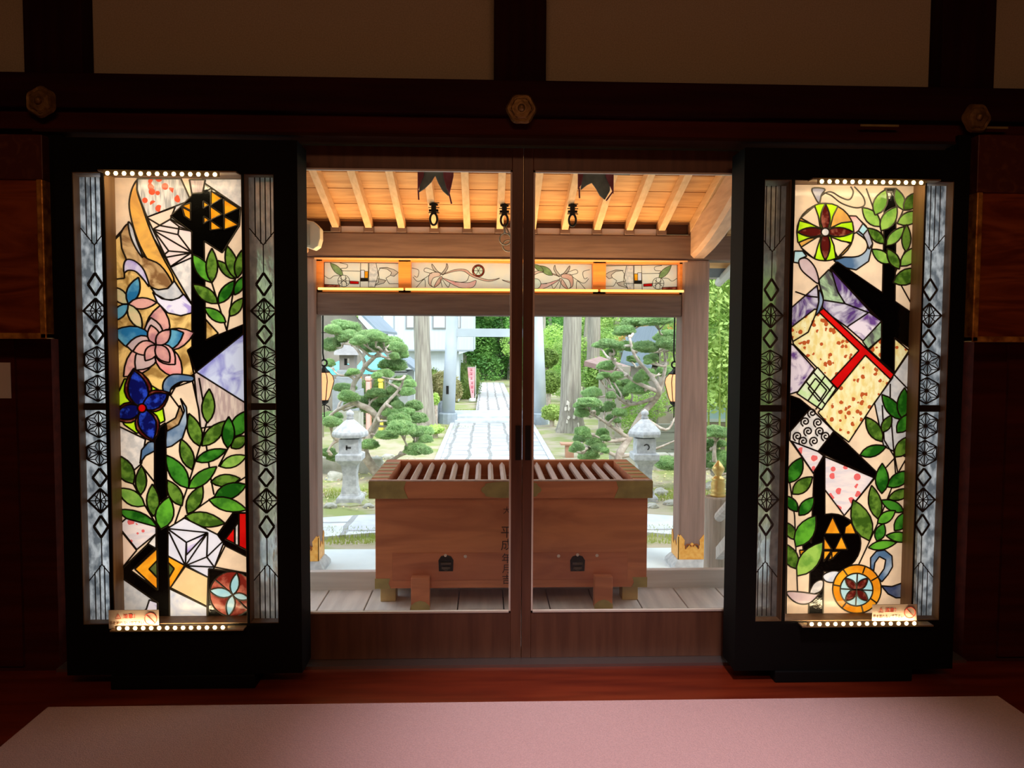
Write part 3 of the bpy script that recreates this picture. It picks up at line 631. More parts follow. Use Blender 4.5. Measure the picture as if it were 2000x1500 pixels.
for mt, b_, t_, w_ in (('green', (370, 430), (438, 298), .25), ('green2', (388, 487), (492, 398), .25), ('green', (415, 577), (352, 495), .25), ('green', (422, 597), (500, 503), .25), ('green2', (402, 722), (352, 630), .25), ('green3', (405, 758), (508, 597), .24), ('green2', (410, 872), (345, 740), .25), ('green4', (412, 908), (546, 732), .22),
                   ('green', (950, 105), (848, -25), .2), ('green', (952, 100), (965, -60), .2), ('green', (925, 172), (1010, 70), .25), ('green2', (850, 218), (765, 90), .22), ('green2', (850, 170), (897, 82), .24), ('green2', (914, 297), (1010, 185), .24), ('green', (735, 287), (872, 242), .2),
                   ('green', (848, 485), (850, 328), .22), ('green', (875, 450), (1005, 368), .22), ('green2', (880, 512), (1005, 465), .2), ('green2', (830, 617), (795, 442), .19), ('green2', (785, 728), (700, 515), .22), ('green', (962, 577), (843, 518), .2), ('green3', (825, 637), (918, 572), .24), ('green', (912, 675), (1000, 572), .24),
                   ('green', (822, 728), (858, 638), .28), ('green3', (1000, 715), (868, 700), .2), ('green3', (778, 762), (925, 735), .16)): A.leaf(mt, b_, t_, w_, tf=tD)
A('bluegrey', [(790, 870), (790, 815), (820, 780), (862, 774), (900, 805), (903, 860), (880, 900), (848, 938), (828, 915), (860, 870), (868, 825), (835, 808), (812, 840), (806, 882)], tf=tD)
A('darkblue', [(845, 958), (900, 962), (990, 930), (990, 1018), (920, 1020), (880, 1000)], tf=tD)
A('bluewhite', [(545, 905), (590, 882), (632, 890), (605, 938), (560, 935)], True, tf=tD)
A('white', [(478, 1002), (495, 950), (530, 928), (548, 940), (535, 985)], True, tf=tD)
A('mauve', [(360, 990), (430, 990), (500, 1000), (525, 1000), (480, 1045), (430, 1052), (385, 1030)], True, tf=tD)
wc = (720, 975)
A.disc('orangegold', wc, 125, tf=tD, n=36)
for a in (35, 75, 128, 190, 235, 290, 330): A.line((wc[0]+86*math.cos(rad(a)), wc[1]+86*math.sin(rad(a))), (wc[0]+124*math.cos(rad(a)), wc[1]+124*math.sin(rad(a))), tf=tD)
A.disc('skyblue', (718, 978), 84, tf=tD, n=32)
for a in (0, 90, 180, 270): A.line((718, 978), (718+84*math.cos(rad(a+3)), 978+84*math.sin(rad(a+3))), tf=tD)
for a in (45, 135, 225, 315): A.leaf('darkred', (718, 978), (718+82*math.cos(rad(a)), 978+82*math.sin(rad(a))), .24, tf=tD)
SL = screen('black framed stained glass screen with a dark blue flower, left of the doors', (117, 585), ((151, 206), (212, 477), (482, 539)), (346, 1213), (271, 338, 1219, 1317), ((205, 430), (228, 445)), (341, 1224), 'L', (205, 492), 3.4)
SR = screen('black framed stained glass screen with red bars and gold wheel, right of the doors', (1445, 1879), ((1485, 1537), (1543, 1795), (1797, 1850)), (363, 1204), (291, 352, 1213, 1308), ((1595, 1803), (1575, 1790)), (357, 1216), 'R', (1525, 1797), 3.4)
# notice cards standing on the lower lamp brackets
card_m = mat('pale_pink_card', (.36, .26, .20), rough=.7); redink = mat('red_ink', (.60, .06, .03), rough=.7); darkink = mat('brown_ink', (.12, .05, .02), rough=.7)
def notice(x0, x1, y0, y1, label, lean):
    a, c = P(x0, y1, YF-.012), P(x1, y0, YF-.012); w_ = c.x-a.x; h_ = c.z-a.z
    t = thing('notice_card', label, 'sign', ((a.x+c.x)/2, YF-.012, a.z), 'notice cards on the screens')
    MB().box(a.x, c.x, YF-.013, YF-.011, a.z, c.z).build('card', card_m, t)
    text('warning_text', '⚠ 注意！', h_*.27, (a.x+w_*.36, YF-.0138, a.z+h_*.66), FACE, redink, t)
    text('request_text', '手を触れないで下さい', h_*.2, (a.x+w_*.36, YF-.0138, a.z+h_*.3), FACE, darkink, t, sx=.9)
    s = MB(); cc = (a.x+w_*.84, YF-.0138, a.z+h_*.52); s.torus(cc, h_*.32, .0016, n=28, k=5); d = h_*.32*.7
    s.tube([(cc[0]-d, cc[1], cc[2]+d), (cc[0]+d, cc[1], cc[2]-d)], .0016, 5); s.build('prohibition_mark', redink, t)
notice(213, 310, 1191, 1228, 'small pale notice card with a crossed circle at the foot of the left screen', 0)
notice(1703, 1791, 1180, 1214, 'small pale notice card with a crossed circle at the foot of the right screen', 0)
# ---------------------------------------------------------------- porch floor
ZD = -.05; GZ = -.75
deck = MB(); YD1 = P(660, 1150, 0).y
YD1 = PZ(1020, 1150, ZD).y
gaps = [PZ(u, v, ZD) for u, v in ((655, 1172), (727, 1172), (910, 1155), (993, 1190))]
x = -3.4; pit = .30
x0p = PZ(1075, 1190, ZD).x
xs_ = [x0p+.236*k for k in range(-15, 15)]
for a in xs_: deck.box(a+.003, a+.233, .14, YD1+.02, ZD-.04, ZD)
deck.build('porch_deck', deck_wood, bevel=.003); struct(bpy.data.objects['porch_deck'])
struct(MB().box(-3.6, 3.6, .14, YD1, ZD-.1, ZD-.045).build('trim_10', iron))
zt = P(660, 1117, YD1).z
tag(MB().box(-3.5, 3.5, YD1, YD1+.045, -.6, zt).build('porch_edge_beam', mat('silvered_beam', (.80, .76, .74), (.66, .62, .60), .8, 3, (.5, 8, 10), bump=.06), bevel=.004), 'long weathered grey beam along the outer edge of the porch floor', 'beam')
# stairs down from the porch
st = thing('porch_steps', 'weathered wooden steps leading down from the porch floor', 'steps', (0, YD1+.16, GZ))
for k in range(2): MB().box(-1.6, 1.6, YD1+.05+k*.32, YD1+.05+(k+1)*.32, -.27-.22*k-.05, -.27-.22*k).build('tread', deck_wood, st, bevel=.003)
for q in (-1.4, 0, 1.4): MB().box(q-.03, q+.03, YD1+.06, YD1+.66, GZ, -.55).build('bearer', deck_wood, st)
# ---------------------------------------------------------------- offering box
YBX = .80
ftl, ftr = P(721, 942, YBX), P(1274, 938, YBX)
zt = (ftl.z+ftr.z)/2; x0, x1 = ftl.x, ftr.x; zr = P(1000, 973, YBX).z
bk = PZ(1218, 897, zt); yb = bk.y
ob = thing('offering_box', 'large reddish brown wooden offering box with brass corners and slatted top', 'box', ((x0+x1)/2, (YBX+yb)/2, ZD))
bx0, bx1 = P(733, 1050, YBX+.03).x, P(1264, 1050, YBX+.03).x; zb = P(1000, 1148, YBX+.03).z; tb = .05; rw = .085
b = MB(); b.box(bx0, bx1, YBX+.03, YBX+.06, zb, zr+.002); b.box(bx0, bx1, yb-.06, yb-.03, zb, zr+.002); b.box(bx0, bx0+.03, YBX+.06, yb-.06, zb, zr+.002); b.box(bx1-.03, bx1, YBX+.06, yb-.06, zb, zr+.002); b.box(bx0+.03, bx1-.03, YBX+.06, yb-.06, zb, zb+.03)
b.build('body', box_wood, ob, bevel=.003)
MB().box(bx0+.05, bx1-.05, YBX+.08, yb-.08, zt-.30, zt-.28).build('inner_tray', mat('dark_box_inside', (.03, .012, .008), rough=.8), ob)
d_ = MB(); zl = P(800, 1080, YBX+.03).z
d_.box(P(765, 1080, YBX).x, P(1228, 1080, YBX).x, YBX+.026, YBX+.031, P(1000, 1136, YBX).z, zl); d_.build('coin_drawer', mat('drawer_front_wood', (.54, .165, .07), (.38, .105, .045), .55, 2.6, (.7, 3, 4), disto=1.2), ob, bevel=.002)
r = MB(); r.box(x0, x1, YBX, YBX+.05, zr, zt); r.build('front_rail', box_wood, ob, bevel=.003)
r = MB(); r.box(x0, x1, yb-.05, yb, zr, zt); r.build('back_rail', box_wood, ob, bevel=.003)
for a, c, nm in ((x0, x0+rw, 'L'), (x1-rw, x1, 'R')):
    r = MB(); r.box(a, c, YBX+.05, yb-.05, zr, zt); r.build('side_rail', box_wood, ob, bevel=.003)
r = MB(); r.box(x0, x1, YBX-.001, YBX+.022, zt, zt+.006); r.build('top_lip', slat_wood, ob)
# brass corners
for sg, xa in ((1, x0), (-1, x1)):
    w1 = P(797, 957, YBX).x-x0; q = [(0, zr-.001), (w1, zr-.001), (w1*.93, zr+(zt-zr)*.35), (w1*.89, zr+(zt-zr)*.6), (w1*.95, zt+.001), (0, zt+.001)]
    m_ = MB(); m_.prism([(xa+sg*a, YBX-.003, z) for a, z in q], (0, .004, 0)); m_.box(min(xa-sg*.003, xa+sg*.001), max(xa-sg*.003, xa+sg*.001), YBX-.003, yb, zr, zt)
    m_.build('corner_fitting', brass, ob, fix=True)
    for k in range(5):
        y_ = YBX+.10+k*.115
        m_ = MB(); m_.box(min(xa, xa+sg*rw), max(xa, xa+sg*rw), y_, y_+.055, zt, zt+.002); m_.build('top_fitting', brass, ob)
    w2 = .075; m_ = MB(); xb = bx0 if sg > 0 else bx1; z1 = P(750, 1130, YBX+.03).z
    m_.prism([(xb+sg*a, YBX+.027, z) for a, z in ((0, zb), (w2*1.05, zb), (w2*.88, (zb+z1)/2), (w2, z1), (0, z1))], (0, .004, 0)); m_.box(min(xb-sg*.003, xb), max(xb-sg*.003, xb), YBX+.027, YBX+.13, zb, z1)
    m_.build('base_fitting', brass, ob, fix=True)
cx = P(1000, 957, YBX); hw = (P(1055, 957, YBX).x-P(942, 957, YBX).x)/2; cxx = (P(1055, 957, YBX).x+P(942, 957, YBX).x)/2; hh = (zt-zr)/2
m_ = MB(); pts = []
for k in range(40):
    t = 2*math.pi*k/40; cs, sn = math.cos(t), math.sin(t); rr = 1+.05*math.cos(8*t)
    pts.append((cxx+math.copysign(abs(cs)**.55, cs)*hw*rr, YBX-.004, (zr+zt)/2+math.copysign(abs(sn)**.7, sn)*hh*.96))
m_.prism(pts, (0, .005, 0)); m_.build('centre_fitting', brass, ob, fix=True)
ns = 18
for k in range(ns):
    xx = x0+rw+.012+(x1-x0-2*rw-.024)*(k+.5)/ns; s = MB(); w_ = .015
    prof = [(-w_, -.012), (w_, -.012), (w_, .004), (0, .022), (-w_, .004)]
    vs = [(xx+a, y_, zt-.03+z) for y_ in (YBX+.045, yb-.045) for a, z in prof]
    s.add(vs, [(0, 1, 2, 3, 4), (9, 8, 7, 6, 5)]+[((i+1) % 5, i, 5+i, 5+(i+1) % 5) for i in range(5)]); s.build('slat', slat_wood, ob, fix=True)
for a, c in ((803, 839), (1161, 1196)):     # front feet
    l = MB(); X0, X1 = P(a, 1160, YBX-.02).x, P(c, 1160, YBX-.02).x; ztl = P(820, 1128, YBX-.02).z
    l.box(X0, X1, YBX-.03, YBX+.028, ZD, ztl); lo = l.build('leg', box_wood, ob, bevel=.003)
    s = MB(); s.prism([(X0-.001, YBX-.032, ZD), (X1+.001, YBX-.032, ZD), (X1+.001, YBX-.032, ZD+.022), (X1-.02, YBX-.032, ZD+.04), ((X0+X1)/2, YBX-.032, ZD+.048), (X0+.02, YBX-.032, ZD+.04), (X0-.001, YBX-.032, ZD+.022)], (0, .004, 0)); s.build('foot_fitting', brass, lo, fix=True)
for a, c in ((743, 773), (1215, 1246)):
    y_ = YBX+.10
    X0, X1 = P(a, 1160, y_).x, P(c, 1160, y_).x; MB().box(X0, X1, y_, y_+.09, ZD, zb+.002).build('leg', mat('gold_brown_leg', (.62, .44, .18), (.5, .34, .13), .5, 10), ob, bevel=.003)
    MB().box(X0, X1, yb-.15, yb-.06, ZD, zb+.002).build('leg', MATS['gold_brown_leg'], ob, bevel=.003)
for u in (871, 1128):                        # iron lock plates
    c = P(u, 1102, YBX+.024); s = 1/390
    m_ = MB(); m_.prism([(c.x+a*s, YBX+.022, c.z+z*s) for a, z in ((-14, -14), (14, -14), (15, 8), (10, 16), (0, 19), (-10, 16), (-15, 8))], (0, .005, 0)); lp = m_.build('lock_plate', iron, ob, fix=True)
    k_ = MB(); k_.box(c.x-.026, c.x+.026, YBX+.012, YBX+.021, c.z+.0, c.z+.012); k_.box(c.x-.022, c.x+.022, YBX+.014, YBX+.021, c.z-.024, c.z-.012); k_.torus((c.x, YBX+.016, c.z-.01), .018, .003, n=16, k=6, a0=math.pi, a1=2*math.pi); k_.build('lock_handle', mat('worn_iron', (.10, .07, .05), rough=.4, metal=.7), lp)
for u, v in ((870, 1085), (909, 1087), (1091, 1086), (1128, 1084), (1166, 1085)):
    c = P(u, v, YBX+.024); s = MB(); s.sphere((c.x, YBX+.024, c.z), .009, 10, sc=(1, .4, 1)); s.build('stud', mat('pale_wood_plug', (.62, .45, .36), rough=.5), ob, smooth=True)
inkm = mat('faded_ink', (.05, .018, .012), rough=.7)
for ch, v, sz in (('大', 998, 15), ('平', 1041, 25), ('成', 1066, 24), ('年', 1092, 21), ('月', 1112, 19), ('吉', 1133, 20)):
    c = P(990, v, YBX+.025); text('inked_character', ch, sz/390*1.05, (c.x, YBX+(.0245 if v > 1080 else .0285), c.z), FACE, inkm, ob)
# knots of the board
# ---------------------------------------------------------------- pillars, beams and transom
YP = 3.72
def pillar(u0, u1, label):
    a, c = P(u0, 800, YP).x, P(u1, 800, YP).x; w_ = c-a; zt_ = P(1000, 455, YP).z; z0 = P(1000, 1094, YP).z; zs = P(1000, 1048, YP).z
    t = thing('porch_pillar', label, 'pillar', ((a+c)/2, YP+w_/2, GZ), 'porch pillars')
    MB().box(a, c, YP, YP+w_, z0, P(1000, 505, YP).z).build('post', porch_post, t, bevel=.018)
    e = .006; X = (a+c)/2; H = zs-z0
    def shoe(axis):
        m_ = MB(); q = [(-w_/2-e, 0), (w_/2+e, 0), (w_/2+e, H*.98), (w_/2-.015, H*1.05), (w_*.28, H*.82), (w_*.30, H*.62), (w_*.2, H*.48), (w_*.12, H*.60), (0, H*.72), (-w_*.12, H*.60), (-w_*.2, H*.48), (-w_*.30, H*.62), (-w_*.28, H*.82), (-w_/2+.015, H*1.05), (-w_/2-e, H*.98)]
        if axis == 'F': m_.prism([(X+p, YP-e, z0+z) for p, z in q], (0, e, 0))
        if axis == 'B': m_.prism([(X+p, YP+w_, z0+z) for p, z in q], (0, e, 0))
        if axis == 'L': m_.prism([(a-e, YP+w_/2+p, z0+z) for p, z in q], (e, 0, 0))
        if axis == 'R': m_.prism([(c, YP+w_/2+p, z0+z) for p, z in q], (e, 0, 0))
        o = m_.build('gilt_shoe', gold_orange, t, fix=True)
        r_ = MB()
        if axis == 'F':
            for sg in (-1, 1): r_.torus((X+sg*w_*.14, YP-e-.002, z0+H*.52), .026, .006, n=14, k=6, a0=-.6 if sg > 0 else math.pi-2.9, a1=2.9 if sg > 0 else math.pi+.6)
            r_.build('scroll', mat('dark_copper', (.35, .10, .02), rough=.4, metal=.5), o)
    for k in 'FBLR': shoe(k)
    s = MB(); s.lathe((X, YP+w_/2, 0), [(w_*1.05, GZ), (w_*1.03, z0-.06), (w_*.93, z0-.035), (w_*.80, z0-.005), (w_*.72, z0)], 4, rot=.5); s.build('stone_base', stone_l, t)
    return a, c
pl0, pl1 = pillar(567, 619, 'brown square porch pillar with gilt shoe left of the offering box')
pr0, pr1 = pillar(1330, 1382, 'brown square porch pillar with gilt shoe right of the offering box')
W = pr1-pr0
def beam(v0, v1, name, label, m_, x0, x1, y0, y1, bev=.012):
    z1, z0 = P(1000, v0, YP).z, P(1000, v1, YP).z
    return tag(MB().box(x0, x1, y0, y1, z0, z1).build(name, m_, bevel=bev), label, 'beam')
beam(456, 505, 'porch_beam', 'thick brown upper beam between the porch pillars', porch_wood, pl0-.34, pr1+.34, YP+.01, YP+.22)
beam(573, 617, 'porch_beam', 'brown lower beam under the stained glass transom', porch_wood, pl1, pr0, YP+.02, YP+.20)
# transom
ztt, zt0 = P(1000, 506, YP).z, P(1000, 572, YP).z
tr = thing('stained_glass_transom', 'long lit stained glass transom in orange wood frame between porch beams', 'stained glass', ((pl1+pr0)/2, YP+.1, zt0))
Y1 = YP+.10
ux = lambda u: P(u, 540, Y1).x; uz = lambda v: P(1000, v, Y1).z
f = MB(); e = .035
for a, c in ((621, 633), (780, 804), (1156, 1181), (1323, 1335)): f.box(ux(a), ux(c), YP+.03, YP+.17, zt0, ztt)
f.box(ux(621), ux(1335), YP+.03, YP+.17, ztt-.028, ztt); f.box(ux(621), ux(1335), YP+.03, YP+.17, zt0, zt0+.02)
f.box(pl1, ux(621)-.0, YP+.06, YP+.15, zt0, ztt); f.box(ux(1335), pr0, YP+.06, YP+.15, zt0, ztt)
f.build('frame', trans_wood, tr, bevel=.003)
MB().box(ux(619), ux(1337), YP+.0, YP+.03, ztt-.014, ztt).build('top_moulding', mat('light_orange_moulding', (.85, .45, .2), rough=.5), tr)
tl = mat('lit_lamp_tube', (1, .8, .4), rough=.4, emit=(1, .52, .10), es=1.7)
for k, (a, c) in enumerate(((626, 790), (794, 1165), (1170, 1330))):
    m_ = MB(); m_.tube([(ux(a), YP-.0, uz(568)), (ux(c), YP-.0, uz(568))], .011, 8); m_.build('lamp_tube', tl, tr, smooth=True)
light('transom_lamp_light', 'AREA', ((pl1+pr0)/2, YP-.13, uz(566)), (rad(180+12), 0, 0), 27, (1, .62, .26), shape='RECTANGLE', size=3.1, size_y=.03)
light('transom_back_light', 'AREA', ((pl1+pr0)/2, YP+.165, (zt0+ztt)/2), (rad(-90), 0, 0), 1.15, (1, .93, .82), shape='RECTANGLE', size=3.2, size_y=.2)
tE = lambda p: (580+p[0]*.22, 310+p[1]*.22)
tF = lambda p: (1020+p[0]*.22, 310+p[1]*.22)
gm('ivory', (.92, .86, .72), (.84, .82, .74), 8)
gm('leafgreen', (.20, .30, .12), (.30, .42, .18), 20); gm('greybrown', (.52, .44, .38), (.66, .60, .52), 9); gm('rose', (.72, .40, .32), (.84, .62, .52), 9)
GN[:] = list(G)
def end_panel(tf):
    B_ = Art(tf)
    B_('ivory', [(243, 920), (903, 930), (903, 1145), (243, 1140)])
    B_('white', [(700, 920), (640, 920), (635, 1140), (690, 1140), (722, 1030)], False)
    B_('red', [(470, 1085), (548, 1090), (548, 1112), (470, 1110)]); B_('redbrown', [(243, 1115), (380, 1120), (380, 1142), (243, 1142)])
    B_('lav', [(565, 990), (600, 990), (600, 1060), (565, 1060)]); B_('gold', [(600, 1000), (632, 1000), (630, 1060), (600, 1060)]); B_('black', [(565, 1060), (630, 1062), (630, 1086), (565, 1086)])
    B_('greybrown', [(730, 970), (800, 965), (860, 985), (900, 1010), (860, 1045), (830, 1035), (840, 1010), (800, 980)]); B_('greybrown', [(720, 1065), (790, 1080), (770, 1105), (690, 1125), (725, 1095)])
    B_.leaf('leafgreen', (410, 1040), (295, 925), .17); B_.disc('ivory', (415, 1085), 52, n=20)
    for l in (((390, 1040), (400, 1130)), ((430, 1040), (440, 1130)), ((365, 1085), (468, 1085)), ((385, 1060), (450, 1110)), ((380, 1110), (445, 1055)), ((400, 995), (560, 998)), ((565, 925), (560, 1140)), ((632, 925), (635, 1110)), ((565, 1088), (720, 1086)), ((380, 925), (445, 940), (440, 970), (390, 975), (410, 1000)), ((245, 1040), (290, 1065), (330, 1040), (390, 1040)),
              ((795, 1075), (820, 1110), (900, 1110)), ((830, 1035), (790, 1060), (800, 1080)), ((730, 1070), (722, 1000), (740, 970))): B_.line(*l, sm=len(l) > 3)
    return B_
end_panel(tE).build(Y1, tr, came=.005, name='left_glass_panel', leadname='lead_came')
mir = lambda p: tF((1375-(p[0]-243)*.98, p[1]+22)); end_panel(mir).build(Y1, tr, came=.005, name='right_glass_panel', leadname='lead_came')
B_ = Art(tE); B_.shapes.append(('ivory', [(803, 512), (1156, 516), (1156, 566), (803, 564)]))
def bow(tf, s):
    L_ = lambda *pts, m=None: (B_(m, [(1270+s*(x-1270), y) for x, y in pts], True, tf=tf) if m else B_.line(*[(1270+s*(x-1270), y) for x, y in pts], sm=True, tf=tf))
    L_((1200, 935), (1250, 1000), (1290, 1020), (1250, 1030), (1205, 975), m='greybrown'); L_((1330, 930), (1340, 970), (1300, 1030), (1285, 1020), (1320, 970), m='greybrown')
    L_((1180, 1020), (1260, 1010), (1270, 1040), (1210, 1060), (1190, 1120), (1215, 1142), (1170, 1110), m='rose'); L_((1260, 1060), (1290, 1050), (1265, 1110), (1215, 1142), m='rose')
    L_((1290, 1030), (1400, 985), (1500, 985), (1560, 1030), (1700, 1075), (1800, 1060), (1700, 1090), (1560, 1050), (1480, 1000), (1400, 1000), m='rose')
    L_((1290, 1060), (1400, 1090), (1520, 1100), (1590, 1080), (1560, 1142), (1440, 1142), m='pink')
    L_((1290, 1070), (1340, 1140), (1360, 1100)); L_((1270, 1060), (1290, 1140)); L_((1250, 1010), (1150, 970), (1130, 1000), (1200, 1020)); L_((1020, 970), (1080, 990), (1070, 1050), (1040, 1040)); L_((1030, 1050), (1080, 1090), (1180, 1030)); L_((1400, 1095), (1500, 1090), (1530, 1030)); L_((1060, 1142), (1130, 1070), (1140, 1140))
bow(tE, 1)
B_.disc('redbrown', (1610, 995), 55, tf=tE, n=20); B_.disc('palegreen', (1610, 995), 40, tf=tE, n=16)
for a in (0, 60, 120, 180, 240, 300): B_.line((1610, 995), (1610+38*math.cos(rad(a)), 995+38*math.sin(rad(a))), tf=tE)
tH = lambda p: tF((350-(p[0]-1270), p[1]+15))
bow(tH, 1)
for b_, t_ in (((270, 1035), (150, 950)), ((190, 1000), (100, 940))): B_.leaf('leafgreen', b_, t_, .2, tf=tF)
B_.disc('palegreen', (120, 1110), 45, tf=tF, n=18)
B_.build(Y1, tr, came=.005, name='middle_glass_panel', leadname='lead_came')
# ---------------------------------------------------------------- porch roof: boards and rafters
slope = 1/3.0
zr0 = P(1000, 447, YP).z; y0 = YP-.02
rf = thing('porch_roof', 'sloping golden board ceiling with pale rafters over the porch', 'roof', (0, YP, zr0))
u0 = [655, 722, 789, 855, 917, 981, 1044, 1106, 1169, 1231, 1293]
rafx = [P(u, 445, YP).x for u in u0]; sp = (rafx[-1]-rafx[0])/10
rafx = [rafx[0]+sp*k for k in range(-3, 14)]
RYA, RYB = .16, YP+.14
zz = lambda y: zr0+(YP-y)*slope
for x in rafx:
    if pl0-.3 < x < pr1+.35: m_ = MB(); m_.bar((x, RYA, zz(RYA)+.048), (x, YP+.10, zz(YP+.10)+.048), .058, .095); m_.build('rafter', rafter_wood, rf, bevel=.003)
bd = MB(); k = 0; y = RYA
while y < YP+.9:
    bd.bar((-2.25, y+.06, zz(y+.06)+.105+.004*(k % 2)), (2.35, y+.06, zz(y+.06)+.105+.004*(k % 2)), .126, .012, up=(0, slope, 1)); y += .12; k += 1
bd.build('ceiling_boards', ceil_wood, rf)
rt = MB(); rt.bar((-2.3, (RYA+YP+1.2)/2, zz((RYA+YP+1.2)/2)+.17), (2.4, (RYA+YP+1.2)/2, zz((RYA+YP+1.2)/2)+.17), YP+1.2-RYA+.4, .10, up=(0, slope, 1)); rt.build('roof_slab', mat('grey_roofing', (.16, .17, .18), (.11, .12, .13), .8, 5), rf)
# strips between the rafters above the beam
zb1 = P(1000, 456, YP).z; zc = P(1000, 444, YP).z; zd = P(1000, 424, YP+.1).z
MB().box(pl1-.3, pr0+.3, YP+.10, YP+.14, zc-.03, zd+.12).build('eaves_board', mat('dark_eaves_board', (.13, .065, .05), (.09, .045, .035), .7, 4, (.6, 8, 8)), rf)
m_ = MB()
for i in range(len(rafx)-1):
    a, c = rafx[i]+.045, rafx[i+1]-.045
    if a > pl1 and c < pr0: m_.box(a, c, YP+.03, YP+.10, zb1, zc)
m_.build('pale_filler_strip', mat('pale_filler', (.80, .70, .64), rough=.8), rf)
m_ = MB()
for x in rafx:
    if pl1 < x < pr0: m_.box(x-.044, x+.044, YP+.0, YP+.10, zb1, zc-.004)
m_.build('rafter_seat', porch_wood, rf, bevel=.006)
# house eaves over the doors and outer facade above them
MB().box(-3.6, 3.6, .10, .16, ZH+.0, 4.6).build('wall_outer', plaster); struct(bpy.data.objects['wall_outer'])
struct(MB().box(-9, OX0, .1, .2, GZ, 4.6).build('wall_outer_left', plaster)); struct(MB().box(OX1, 9, .1, .2, GZ, 4.6).build('wall_outer_right', plaster))
struct(MB().box(-3.6, 3.6, .1, .14, GZ, ZD-.04).build('wall_base', iron))
# curved tie beams from the pillars back to the hall
def curved_beam(xc, label, w_=.15):
    t = []; N_ = 14
    for k in range(N_+1):
        s = k/N_; y = YP+.02-s*(YP-.25); arch = math.sin(s*math.pi)*.10
        zc_ = 2.20+.86*(s*s*(3-2*s))+arch; h = .145-.02*math.sin(s*math.pi); t.append((y, zc_-h, zc_+h))
    m_ = MB(); vs = []
    for y, a, c in t: vs += [(xc-w_/2, y, a+.03), (xc-w_/2+.03, y, a), (xc+w_/2-.03, y, a), (xc+w_/2, y, a+.03), (xc+w_/2, y, c), (xc-w_/2, y, c)]
    fs = [(i*6+j, i*6+(j+1) % 6, (i+1)*6+(j+1) % 6, (i+1)*6+j) for i in range(N_) for j in range(6)]+[(5, 4, 3, 2, 1, 0), tuple(N_*6+j for j in range(6))]
    m_.add(vs, fs); o = m_.build('curved_beam', mat('pale_carved_timber', (.62, .38, .24), (.50, .30, .19), .65, 4, (6, .8, 6)), smooth=False, fix=True); return tag(o, label, 'beam')
curved_beam((pr0+pr1)/2+.02, 'pale curved beam rising from the right porch pillar to the hall')
curved_beam((pl0+pl1)/2-.02, 'pale curved beam rising from the left porch pillar to the hall')
# loudspeaker at the left pillar
c = P(611, 462, YP-.22); t = thing('loudspeaker', 'cream angular loudspeaker mounted high by the left porch pillar', 'loudspeaker', (c.x, c.y, c.z))
m_ = MB(); s = .0044
pts = [(-14, -20), (4, -26), (13, -20), (17, -6), (17, 14), (6, 26), (-14, 30)]
m_.prism([(c.x+a*s, c.y-.07, c.z+z*s) for a, z in pts], (0, .13, 0)); m_.build('housing', white_plastic, t, bevel=.008, fix=True)
m_ = MB(); m_.box(c.x-.055, c.x-.01, c.y-.078, c.y-.07, c.z-.08, c.z+.09); m_.build('grille', mat('grey_grille', (.36, .36, .30), rough=.6), t)
m_ = MB(); m_.box(c.x-.03, c.x+.03, c.y+.06, c.y+.23, c.z-.02, c.z+.02); m_.build('bracket', iron, t)
# bell rope hooks
def hook(u, v, label, chain):
    lo, hi = 1.0, 3.7
    for _ in range(40):
        Y = (lo+hi)/2
        if zz(Y)-.0 > P(u, v-33, Y).z: lo = Y
        else: hi = Y
    c = P(u, v, Y); sc = (Y+3.06)/1500; zc_ = zz(Y)+.01
    t = thing('bell_rope_hook', label, 'hook', (c.x, Y, c.z), 'iron hooks under the porch rafters')
    m_ = MB(); m_.tube([(c.x, Y, c.z+22*sc), (c.x, Y, zc_)], .009, 8); 
    m_.box(c.x-8*sc, c.x+8*sc, Y-.02, Y+.02, c.z+28*sc, c.z+31*sc); m_.box(c.x-9*sc, c.x+9*sc, Y-.02, Y+.02, c.z+16*sc, c.z+20*sc); m_.tube([(c.x, Y, c.z+14*sc), (c.x, Y, c.z+33*sc)], 5*sc, 10)
    for z in (24, 33, 14): m_.tube([(c.x-10*sc, Y, c.z+z*sc), (c.x+11*sc, Y, c.z+z*sc)], .004, 6)
    m_.build('clamp', iron, t)
    m_ = MB(); m_.torus((c.x, Y, c.z+2*sc), 9*sc, 2.2*sc, n=24, k=8, sc=(.75, 1.25)); m_.build('ring', iron, t, smooth=True)
    if chain:
        m_ = MB(); m_.torus((c.x+2*sc, Y, c.z-34*sc), 11*sc, 1.5*sc, n=24, k=6); m_.torus((c.x+8*sc, Y+.03, c.z-46*sc), 11*sc, 1.3*sc, n=24, k=6); m_.tube([(c.x, Y, c.z-8*sc), (c.x+1*sc, Y, c.z-24*sc)], 2*sc, 8); m_.tube([(c.x+3*sc, Y, c.z-10*sc), (c.x+13*sc, Y, c.z-30*sc)], 1.5*sc, 8)
        m_.build('chain_link', mat('dull_steel_link', (.24, .22, .19), rough=.45, metal=.7), t, smooth=True)
hook(847, 430, 'black iron ring hook under the rafters, left of the middle', False)
hook(985, 432, 'black iron ring hook with large steel chain rings by the door seam', True)
hook(1118, 432, 'black iron ring hook under the rafters, right of the middle', False)
